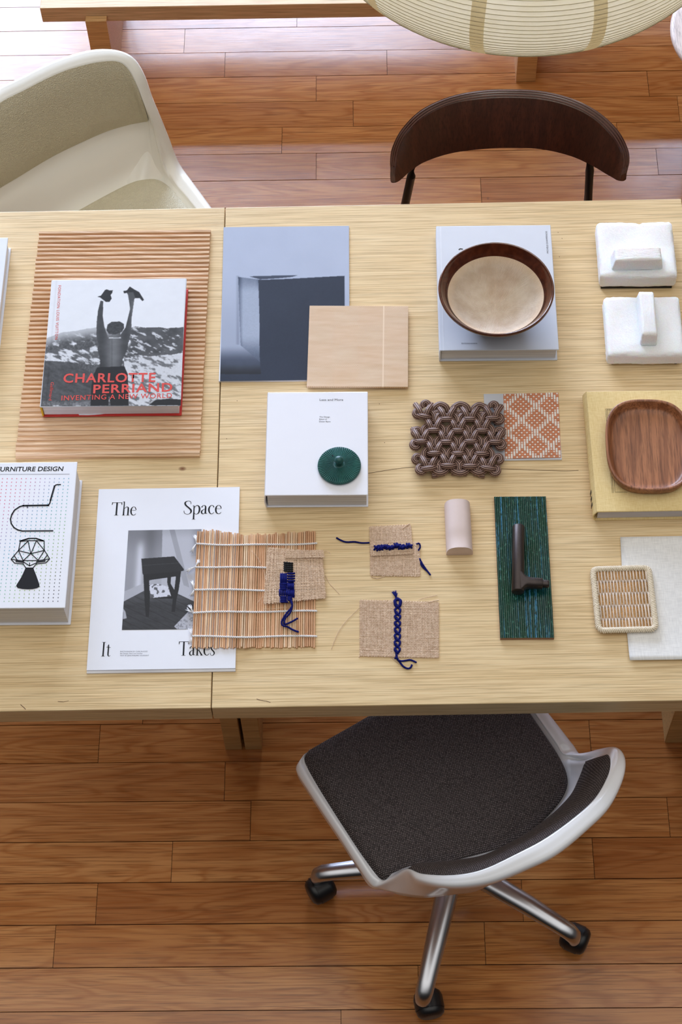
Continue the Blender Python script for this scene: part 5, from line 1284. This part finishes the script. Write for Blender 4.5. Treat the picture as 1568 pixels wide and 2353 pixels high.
# ------------------------------------------------------------------ swivel shell chairs
def plane_smooth(rows): return rows
def shell_chair(name, label, St, seat_pts, seat_z, pad_st, mats, base_c, star, wheel, rot0, seat_th=0.032, lift=0.03, reveal=True, orient=0.0, seat_in=0.0):
    """St: list of stations; each = J, M, RI, RO, U as (px, py, z)"""
    M_shell, M_fabric, M_alu, M_black = mats
    T = Thing(name, label, 'chair', (base_c[0], base_c[1], 0), orient)
    cols = list(zip(*St)); dense = []
    for c in cols: dense.append(cr([at(*p) for p in c], 6))
    J, Mr, RI, RO, U = dense; rows = []
    n = len(J)
    for i in range(n):
        j, m_, ri, ro, u = J[i], Mr[i], RI[i], RO[i], U[i]
        p = cr([j, j*0.35+m_*0.65+np.array([0, 0, 0]), m_, m_*0.4+ri*0.6, ri], 3); rim_mid = (ri+ro)/2+np.array([0, 0, 0.0065])
        q = cr([ri, rim_mid, ro, ro*0.6+u*0.4-np.array([0, 0, 0.003]), u], 4)[1:]
        rows.append(p+q)
    m = MB().grid(rows)
    # pan closing the shell under the cushion
    cen = sum(J)/len(J)-np.array([0, 0, 0.02]); m2 = len(J)
    for k in range(1, 4):
        pass
    pan = [[j*(1-f)+cen*f-np.array([0, 0, 0.012*math.sin(PI*min(f, .5))]) for f in (0, 0.25, 0.6, 1.0)] for j in J]
    m.grid(pan)
    last = [pan[-1], pan[0]]; m.grid(last)
    bmh = [[u*(1-f)+(cen-np.array([0, 0, 0.045]))*f-np.array([0, 0, 0.02*math.sin(PI*f*0.5)]) for f in (0, 0.3, 0.65, 1.0)] for u in U]
    m.grid(bmh); m.grid([bmh[-1], bmh[0]])
    o = m.build('seat_shell', M_shell, T, smooth=True)
    b = bmesh.new(); b.from_mesh(o.data); bmesh.ops.remove_doubles(b, verts=b.verts, dist=0.0008); bmesh.ops.recalc_face_normals(b, faces=b.faces); b.to_mesh(o.data); b.free()
    o.data.polygons.foreach_set('use_smooth', [True]*len(o.data.polygons))
    # back pad between M and RI
    a, e = pad_st; rows = []; a6, e6 = a*6, e*6; N = 9
    for i in range(a6, e6+1):
        w_ = min(1.0, (i-a6)/5, (e6-i)/5); w_ = math.sin(w_*PI/2); row = []
        mid = (Mr[i]+RI[i])/2; j = J[i]
        d = np.array(j-RI[i]); up = RI[i]-Mr[i]; up = up/(np.linalg.norm(up)+1e-9); tang = Mr[min(i+1, n-1)]-Mr[max(i-1, 0)]; nn = np.cross(tang, up); nn = nn/(np.linalg.norm(nn)+1e-9)
        if nn@(cen-mid) < 0: nn = -nn
        for k in range(N):
            f = k/(N-1); hh = math.sin(PI*f)**0.35 if 0 < f < 1 else 0.0
            p = Mr[i]*(1-f)+RI[i]*f; row.append(p+nn*(0.009*hh*w_)+nn*0.0006)
        rows.append(row)
    MB().grid(rows).build('back_cushion', M_fabric, T, smooth=True)
    # seat cushion
    out = cr([at(p[0], p[1], seat_z) for p in seat_pts], 6, closed=True); c0 = sum(out)/len(out); rows = []
    for f, dz in [(0.0, 0.004), (0.35, 0.003), (0.7, 0.001), (0.9, -0.001), (0.965, -0.004), (0.99, -0.010), (1.0, -0.018), (0.995, -0.032)]:
        rows.append([c0+(p-c0)*f+np.array([0, 0, dz]) for p in out])
    MB().grid(rows, wrap=True).build('seat_cushion', M_fabric, T, smooth=True)
    # column and star base
    cx, cy = base_c; MB().lathe([(0.0, 0.40), (0.09, 0.40), (0.085, 0.385), (0.03, 0.375), (0.025, 0.2), (0.034, 0.19), (0.036, 0.10), (0.05, 0.095), (0.05, 0.055), (0, 0.055)], 32, (cx, cy, 0)).build('column', M_alu, T, smooth=True, angle=40)
    for k in range(5):
        a_ = R(rot0+72*k); d = np.array([math.cos(a_), math.sin(a_), 0]); c3 = np.array([cx, cy, 0]); Lr = star
        pts = [c3+d*0.03+[0, 0, 0.088], c3+d*0.08+[0, 0, 0.093], c3+d*0.16+[0, 0, 0.092], c3+d*(Lr-0.025)+[0, 0, 0.084], c3+d*(Lr-0.008)+[0, 0, 0.080], c3+d*(Lr+0.003)+[0, 0, 0.070], c3+d*(Lr+0.006)+[0, 0, 0.056]]
        leg = MB().tube(pts, [0.021, 0.0205, 0.019, 0.0165, 0.0165, 0.0155, 0.0135], 20, flat=0.8).build('base_leg', M_alu, T, smooth=True, angle=60)
        w0 = c3+d*(Lr+0.004); sw = R(wheel[k]); wd = np.array([math.cos(sw), math.sin(sw), 0]); ax = np.array([-wd[1], wd[0], 0]); wc = w0+wd*0.012+np.array([0, 0, 0.0265])
        m = MB()
        for sg in (-1, 1):
            pr = [(0.0, 0.026), (0.012, 0.026), (0.019, 0.0245), (0.0245, 0.020), (0.0262, 0.014), (0.0262, 0.006), (0.024, 0.0035), (0, 0.0035)]
            Mx = Matrix(((wd[0], 0, ax[0]*sg, wc[0]), (wd[1], 0, ax[1]*sg, wc[1]), (0, 1, 0, wc[2]), (0, 0, 0, 1)))
            m.lathe(pr, 28, ax=Mx)
        m.tube([w0+[0, 0, 0.06], w0+[0, 0, 0.045]], 0.0075, 12)
        # hood over the two wheels
        hood = []
        for q in range(9):
            an = R(-10+200*q/8); ct_ = wc+wd*0.0275*math.cos(an)+np.array([0, 0, 0.0285*math.sin(an)]); hood.append([ct_-ax*0.012, ct_+ax*0.012])
        m.grid(hood); m.build('caster', M_black, T, smooth=True, angle=45)
    return T
def tweed():
    t = NT('charcoal_tweed'); v = t.coord('Object', (1, 1, 1))
    mp = t.n('Mapping', {0: v, 2: (0, 0, R(33))}).outputs[0]; s = t.n('SeparateXYZ', {0: mp}); 
    row = t.math('FLOOR', t.math('DIVIDE', s.outputs[1], 0.0022)); sh = t.math('MULTIPLY', t.math('MODULO', t.math('ABSOLUTE', row), 2.0), 0.0020)
    fx = t.math('FRACT', t.math('DIVIDE', t.math('ADD', s.outputs[0], sh), 0.0040)); fy = t.math('FRACT', t.math('DIVIDE', s.outputs[1], 0.0022))
    dx = t.math('ABSOLUTE', t.math('SUBTRACT', fx, 0.5)); dy = t.math('ABSOLUTE', t.math('SUBTRACT', fy, 0.5))
    dot = t.math('MULTIPLY', t.math('LESS_THAN', dx, 0.30), t.math('LESS_THAN', dy, 0.30)); n = t.noise(v, 420, 2, 0.7); n2 = t.noise(v, 30, 3)
    k = t.math('MULTIPLY', dot, t.ramp(n, [(0.38, 0.15), (0.62, 1.0)]))
    c = t.mix(k, C(34, 28, 29), C(138, 126, 126)); t.bump(t.math('ADD', dot, n), 0.5, 0.0008)
    return t.done(c, 0.9)
def leather():
    t = NT('grained_sage_leather'); v = t.coord(); vo = t.n('TexVoronoi', {'Vector': v, 'Scale': 260.0}, feature='DISTANCE_TO_EDGE').outputs[0]; n = t.noise(v, 5, 3)
    t.bump(t.ramp(vo, [(0.0, 0.0), (0.25, 1.0)]), 0.7, 0.0010)
    return t.done(t.mix(n, C(206, 197, 168), C(218, 210, 184)), 0.5)
M_alu = plain('brushed_aluminium', C(196, 198, 204), 0.28, 0.04, 40, 0.0, Metallic=1.0)
M_blk = plain('black_caster_plastic', C(22, 23, 26), 0.35)
M_shellw = plain('grey_white_shell', C(236, 238, 243), 0.22, 0.01, 8, 0.0, Coat_Weight=0.3, Coat_Roughness=0.1)
M_shellc = plain('cream_white_shell', C(242, 240, 232), 0.25, 0.01, 8, 0.0, Coat_Weight=0.3, Coat_Roughness=0.12)
SZ = 0.455
def S(J, M, RI, RO, U): return (J, M, RI, RO, U)
def ledge(J, RO, dz=0.0):   # flat side of the shell
    j = (J[0], J[1], SZ); ro = (RO[0], RO[1], SZ-0.004); f = lambda t: (J[0]*(1-t)+RO[0]*t, J[1]*(1-t)+RO[1]*t, SZ+0.004)
    return (j, f(0.12), f(0.25), ro, (RO[0]*0.9+J[0]*0.1, RO[1]*0.9+J[1]*0.1+14, SZ-0.03))
bottom = [
 ledge((712, 1722), (690, 1748)), ledge((702, 1745), (681, 1768)), ledge((722, 1782), (703, 1806)), ledge((755, 1836), (737, 1858)), ledge((800, 1905), (782, 1925)), ledge((840, 1965), (820, 1984)), ledge((868, 2006), (848, 2025)),
 ((886, 2012, SZ), (887, 2014, SZ+.004), (888, 2020, SZ+.006), (864, 2037, SZ-.003), (884, 2046, SZ-.03)),
 ((905, 2004, SZ), (908, 2004, SZ+.02), (912, 2006, .497), (897, 2024, .487), (900, 2050, SZ-.01)),
 ((935, 1990, SZ), (948, 1991, .490), (938, 1996, .570), (934, 2007, .565), (925, 2058, .455)),
 ((990, 1985, SZ), (1000, 1987, .505), (972, 2008, .615), (962, 2026, .605), (975, 2063, .462)),
 ((1054, 1972, SZ), (1056, 1981, .512), (1040, 2011, .655), (1035, 2040, .643), (1040, 2056, .47)),
 ((1113, 1956, SZ), (1113, 1971, .512), (1110, 1998, .675), (1125, 2031, .662), (1105, 2044, .48)),
 ((1165, 1940, SZ), (1168, 1946, .505), (1190, 1961, .688), (1220, 1995, .675), (1180, 1990, .48)),
 ((1215, 1912, SZ), (1215, 1918, .500), (1255, 1926, .692), (1283, 1963, .680), (1235, 1960, .48)),
 ((1262, 1870, SZ), (1270, 1877, .498), (1320, 1879, .690), (1350, 1908, .678), (1290, 1915, .48)),
 ((1293, 1830, SZ), (1312, 1833, .497), (1368, 1835, .680), (1401, 1856, .668), (1340, 1860, .48)),
 ((1306, 1790, SZ), (1330, 1797, .500), (1397, 1785, .655), (1433, 1790, .645), (1370, 1800, .48)),
 ((1306, 1770, SZ), (1342, 1766, .515), (1404, 1752, .630), (1437, 1742, .620), (1380, 1765, .475)),
 ((1303, 1757, SZ), (1346, 1750, .520), (1396, 1734, .595), (1416, 1717, .590), (1385, 1740, .465)),
 ((1298, 1745, SZ), (1335, 1746, .470), (1362, 1738, .520), (1374, 1722, .518), (1365, 1742, .45)),
 ledge((1291, 1732), (1337, 1734)), ledge((1275, 1708), (1318, 1712)), ledge((1250, 1672), (1290, 1676)), ledge((1222, 1632), (1257, 1634)), ledge((1190, 1588), (1222, 1590)), ledge((1150, 1532), (1178, 1532)), ledge((1128, 1506), (1150, 1496)),
 ledge((1105, 1515), (1105, 1508)), ledge((1065, 1535), (1064, 1526)), ledge((970, 1605), (967, 1596)), ledge((855, 1680), (850, 1670)), ledge((765, 1732), (758, 1724))]
seatp = [(705, 1722), (702, 1745), (730, 1798), (788, 1890), (840, 1968), (876, 2012), (900, 2008), (960, 1993), (1050, 1977), (1130, 1955), (1170, 1940), (1232, 1898), (1280, 1846), (1303, 1808), (1306, 1775), (1290, 1735), (1250, 1674), (1190, 1588), (1130, 1510), (1100, 1496), (1060, 1508), (960, 1570), (835, 1645), (735, 1702)]
bc = (0.1495, 1.1759)
shell_chair('swivel_chair', 'white shell swivel chair with charcoal tweed seat, at the near side of the table', bottom, seatp, 0.478, (9, 19), (M_shellw, tweed(), M_alu, M_blk), bc, 0.2548, (-60, 10, 65, -10, 100), -176.3, orient=0)

def up_ledge(J, RO): return ((J[0], J[1], SZ), (J[0]*0.8+RO[0]*0.2, J[1]*0.8+RO[1]*0.2, SZ+0.006), (J[0]*0.55+RO[0]*0.45, J[1]*0.55+RO[1]*0.45, SZ+0.008), (RO[0], RO[1], SZ-0.002), (RO[0]-6, RO[1]+12, SZ-0.03))
upper = [
 ((-190, 720, SZ), (-215, 600, .52), (-250, 470, .60), (-275, 440, .60), (-270, 480, .50)),
 ((-90, 640, SZ), (-110, 520, .535), (-130, 355, .68), (-140, 320, .68), (-150, 350, .56)),
 ((20, 560, SZ), (-30, 452, .54), (-20, 250, .70), (-22, 215, .70), (-25, 260, .55)),
 ((110, 512, SZ), (50, 402, .545), (60, 205, .705), (50, 177, .705), (50, 230, .55)),
 ((180, 472, SZ), (118, 361, .545), (135, 168, .705), (120, 142, .705), (125, 200, .55)),
 ((235, 443, SZ), (185, 328, .545), (195, 149, .70), (190, 119, .70), (190, 170, .55)),
 ((285, 419, SZ), (245, 302, .545), (240, 141, .695), (238, 113, .695), (240, 165, .55)),
 ((320, 407, SZ), (295, 287, .545), (272, 142, .69), (281, 119, .688), (270, 170, .55)),
 ((340, 402, SZ), (325, 281, .548), (294, 158, .678), (312, 138, .676), (290, 190, .55)),
 ((352, 402, SZ), (338, 279, .552), (313, 192, .655), (334, 176, .652), (310, 230, .54)),
 ((362, 404, SZ), (342, 277, .560), (330, 236, .62), (350, 222, .615), (330, 265, .53)),
 ((372, 406, SZ), (352, 300, .545), (349, 278, .58), (370, 270, .575), (350, 300, .52)),
 ((381, 411, SZ), (366, 345, .515), (368, 326, .53), (390, 320, .525), (370, 345, .49)),
 ((392, 421, SZ), (383, 385, .475), (386, 370, .485), (404, 358, .482), (390, 385, .46)),
 up_ledge((403, 434), (419, 386)), up_ledge((420, 453), (440, 415)), up_ledge((440, 477), (466, 450)), up_ledge((470, 514), (497, 493)), up_ledge((510, 570), (540, 556)), up_ledge((530, 610), (560, 600)),
 up_ledge((520, 650), (545, 668)), up_ledge((470, 690), (488, 712)), up_ledge((340, 770), (352, 796)), up_ledge((180, 860), (184, 886)), up_ledge((60, 900), (55, 926)), up_ledge((-20, 890), (-45, 910)), up_ledge((-90, 830), (-125, 840)), up_ledge((-160, 760), (-200, 760))]
seatu = [(160, 486), (240, 442), (300, 412), (335, 403), (362, 404), (385, 417), (410, 442), (440, 478), (480, 530), (515, 585), (525, 625), (500, 665), (340, 764), (180, 852), (60, 890), (-20, 878), (-80, 820), (-140, 720), (-120, 660), (20, 562)]
cu = sum(at(x, y, SZ) for x, y in seatu)/len(seatu)
shell_chair('swivel_chair', 'cream shell swivel chair with sage leather pads, at the far left of the table', upper, seatu, 0.472, (1, 10), (M_shellc, leather(), M_alu, M_blk), (float(cu[0]), float(cu[1])), 0.25, (0, 40, 80, 120, 160), 20)

# ------------------------------------------------------------------ plywood back chair
def build_ply_chair():
    top = [(898, 395, .712), (897, 368, .735), (902, 338, .758), (924, 296, .782), (969, 252, .798), (1034, 222, .803), (1104, 208, .805), (1174, 205, .806), (1244, 209, .805), (1314, 226, .803), (1374, 256, .797), (1419, 297, .782), (1443, 340, .758), (1447, 370, .735), (1441, 397, .712)]
    inn = [(908, 403, .708), (912, 368, .730), (922, 332, .752), (940, 303, .772), (978, 268, .788), (1036, 240, .794), (1104, 228, .797), (1174, 225, .798), (1244, 229, .797), (1310, 245, .795), (1364, 273, .788), (1404, 312, .773), (1425, 345, .752), (1432, 372, .730), (1428, 403, .708)]
    bot = [(909, 420, .697), (916, 417, .693), (925, 410, .690), (942, 395, .686), (975, 373, .682), (1034, 353, .680), (1104, 343, .679), (1174, 340, .679), (1244, 343, .679), (1310, 358, .680), (1360, 380, .682), (1392, 399, .686), (1408, 408, .690), (1418, 414, .693), (1427, 415, .697)]
    A = cr([at(*p) for p in top], 6); B = cr([at(*p) for p in inn], 6); Cc = cr([at(*p) for p in bot], 6)
    ctr = (B[len(B)//2]); T = Thing('plywood_chair', 'dark brown bent plywood chair with black legs, at the far side of the table', 'chair', (float(at(1174, 470, 0.45)[0]), 2.18, 0))
    rows = []; n = len(A)
    for i in range(n):
        outw = A[i]-B[i]; outw[2] = 0; outw = outw/(np.linalg.norm(outw)+1e-9)*0.011; w_ = 1.0
        ob = Cc[i]+outw; md = (B[i]+Cc[i])/2; om = md+outw
        rows.append([B[i], B[i]*0.66+Cc[i]*0.34, B[i]*0.33+Cc[i]*0.67, Cc[i], Cc[i]*0.5+ob*0.5-[0, 0, .001], ob, om, A[i], (A[i]+B[i])/2+[0, 0, .0006], B[i]])
    ply = dark_wood('brown_stained_ply', C(86, 46, 34), C(62, 32, 24), (30, 30, 3), 0.38, 0.15, 0.0, 14)
    m = MB().grid(rows)
    for e in (0, -1): m.add(rows[e][:-1], [tuple(range(len(rows[e])-1))])
    bk = m.build('backrest', ply, T, smooth=True, angle=35)
    # plies showing on the upper edge
    edge = MB(); ed = plain('ply_edge_layers', C(104, 70, 60), 0.45)
    for f in (0.22, 0.5, 0.78):
        edge.tube([A[i]*(1-f)+B[i]*f+[0, 0, .0008] for i in range(3, n-3)], 0.0012, 5)
    edge.build('ply_edge', ed, T, parent=bk, smooth=True)
    M_met = plain('black_powder_coat', C(18, 18, 20), 0.4, 0.02, 60)
    seat_c = (float(ctr[0])+0.0, float(ctr[1])-0.225)
    for sg, (p0, p1) in ((-1, ((949, 388), (932, 467))), (1, ((1357, 372), (1352, 462)))):
        a = at(*p0, 0.70); b0 = None
        # the post leans away from the seat: find the lower point on the pixel ray
        b = at(*p1, 0.55); a = at(*p0, 0.705); d = (b-a); foot = np.array([a[0]+sg*0.03+d[0]*0.0, a[1]-0.03, 0])
        a = at(*p0, 0.672); b = at(*p1, 0.55)
        MB().tube([a+[0, 0.034, 0.055], a+[0, 0.022, 0.030], a+[0, 0.006, 0.006], a*0.8+b*0.2, b, b+(b-a)*0.9, [b[0]+(b[0]-a[0])*2.2, b[1]+0.02, 0.0]], 0.0085, 14, round_caps=False).build('leg', M_met, T, smooth=True)
    for sg in (-1, 1):
        MB().tube([[seat_c[0]+sg*0.17, seat_c[1]-0.14, 0.44], [seat_c[0]+sg*0.20, seat_c[1]-0.19, 0.0]], 0.0085, 14).build('leg', M_met, T, smooth=True)
    MB().lathe([(0, 0.456), (0.17, 0.455), (0.19, 0.452), (0.195, 0.447), (0.19, 0.443), (0, 0.443)], 48, (seat_c[0], seat_c[1], 0)).build('seat', ply, T, smooth=True)
build_ply_chair()

# ------------------------------------------------------------------ low bench and stool beyond
def build_bench():
    xl, yf, zl = -0.767, 3.222, 0.226
    T = Thing('low_bench', 'long pale wooden low bench across the top of the photo', 'bench', (0.0, yf+0.2, 0), 0.006)
    ml = oak_mat('pale_ash_bench', C(222, 190, 150), C(208, 172, 130), C(184, 146, 104), False)
    MB().box(-0.767, 1.45, yf, yf+0.29, 0.2085, 0.2535).build('seat_slab', ml, T, bevel=0.0015)
    m2 = oak_mat('ash_leg', C(216, 172, 118), C(204, 158, 102), C(184, 134, 80), False)
    for x0, x1, y0 in ((-0.662, -0.612, 3.204), (0.369, 0.417, 3.204)):
        MB().box(x0, x1, y0, y0+0.29, 0.0, 0.208).build('leg', m2, T, bevel=0.0015)
        MB().box(x0, x1, y0-0.0005, yf-0.0005, 0.207, 0.2275).build('leg_tenon', m2, T, bevel=0.001)
build_bench()
def build_stool():
    z = 0.45; c = at(1722, 68, z); r = float(np.linalg.norm(at(1542, 68, z)-c))
    T = Thing('round_stool', 'pale pinkish round stool cut off by the top right border', 'stool', (c[0], c[1], 0))
    mt = dark_wood('pale_birch', C(214, 198, 190), C(196, 178, 170), (30, 3, 30), 0.5, 0.0, 0.3, 12)
    MB().lathe([(0, z), (r-0.010, z), (r-0.003, z-0.002), (r, z-0.007), (r-0.001, z-0.014), (r-0.006, z-0.020), (r-0.02, z-0.022), (0, z-0.022)], 80).build('seat', mt, T, local=True, smooth=True, angle=50)
    for k in range(3):
        a = R(0+120*k); MB().tube([(0.42*r*math.cos(a), 0.42*r*math.sin(a), z-0.021), (0.5*r*math.cos(a), 0.5*r*math.sin(a), 0)], [0.014, 0.011], 14).build('leg', mt, T, local=True, smooth=True)
build_stool()

# ------------------------------------------------------------------ paper lantern
def build_lantern():
    z = 1.46; c = at(1206, -302, z); Rr = 0.345; ratio = 0.52
    T = Thing('paper_lantern', 'large cream paper pendant lantern with thin horizontal ribs, at the top', 'lamp', (c[0], c[1], z))
    t = NT('cream_washi_paper'); n = t.noise(t.coord(), 26, 5, 0.65); n2 = t.noise(t.coord(), 240, 3)
    col = t.mix(t.ramp(n, [(0.3, 0.0), (0.7, 1.0)]), C(242, 238, 224), C(250, 248, 240)); t.bump(n2, 0.12, 0.0008)
    mp = t.done(col, 0.75)
    tr = t.n('BsdfTranslucent', {'Color': col}); mx = t.n('MixShader', {0: 0.4, 1: t.b, 2: tr}); out = t.t.nodes['Material Output']; t.put(out.inputs[0], mx)
    nr = 60; rows = []; rib = MB(); mr = plain('bamboo_rib_strip', C(214, 204, 172), 0.7)
    def prof(a): return (Rr*abs(math.cos(a))**0.92, Rr*ratio*math.sin(a))
    lim = math.asin(0.955); P = []
    for i in range(nr+1):
        a = -lim+2*lim*i/nr; r0, z0 = prof(a); P.append((r0, z0))
        if i < nr:
            a2 = -lim+2*lim*(i+0.5)/nr; r1, z1 = prof(a2); k = 1-0.005; P.append((r1*k, z1*k))
    MB().lathe(P, 128).build('paper_shade', mp, T, local=True, smooth=True)
    for i in range(nr+1):
        r0, z0 = P[2*i]; rib.tube([(r0*math.cos(2*PI*k/96)*1.0005, r0*math.sin(2*PI*k/96)*1.0005, z0) for k in range(96)], 0.0006, 5, closed=True)
    rib.build('bamboo_ribs', mr, T, local=True, smooth=True)
    bl = bpy.data.lights.new('lantern_bulb', 'POINT'); bl.energy = 2.0; bl.color = (1.0, 0.97, 0.95); bl.shadow_soft_size = 0.04
    bo = bpy.data.objects.new('lantern_bulb', bl); COL.objects.link(bo); bo.parent = T.o
    t = NT('doubled_paper_seam'); t.done(C(255, 240, 205), 0.75); tr = t.n('BsdfTranslucent', {'Color': C(255, 244, 214)}); t.put(t.t.nodes['Material Output'].inputs[0], t.n('MixShader', {0: 0.45, 1: t.b, 2: tr})); sm = t.m; m = MB()
    for k in range(12):
        a = R(-90-14.5+k*30); w_ = 0.021
        rows = []
        for (r0, z0) in P: 
            wd = min(0.5*w_, 0.5*w_)/max(r0, 0.05); q = 1.0022; rows.append([(r0*q*math.cos(a-wd), r0*q*math.sin(a-wd), z0*q), (r0*q*math.cos(a), r0*q*math.sin(a), z0*q), (r0*q*math.cos(a+wd), r0*q*math.sin(a+wd), z0*q)])
        m.grid(rows)
    m.build('paper_seams', sm, T, local=True, smooth=True)
    MB().tube([(0, 0, Rr*ratio*0.9), (0, 0, 2.6)], 0.003, 8).build('cable', plain('white_cable', C(230, 230, 226), 0.5), T, local=True)
    MB().lathe([(0, P[-1][1]+0.004), (P[-1][0], P[-1][1]+0.002), (P[-1][0], P[-1][1]-0.002), (0, P[-1][1]-0.001)], 48).build('top_ring', mr, T, local=True)
build_lantern()
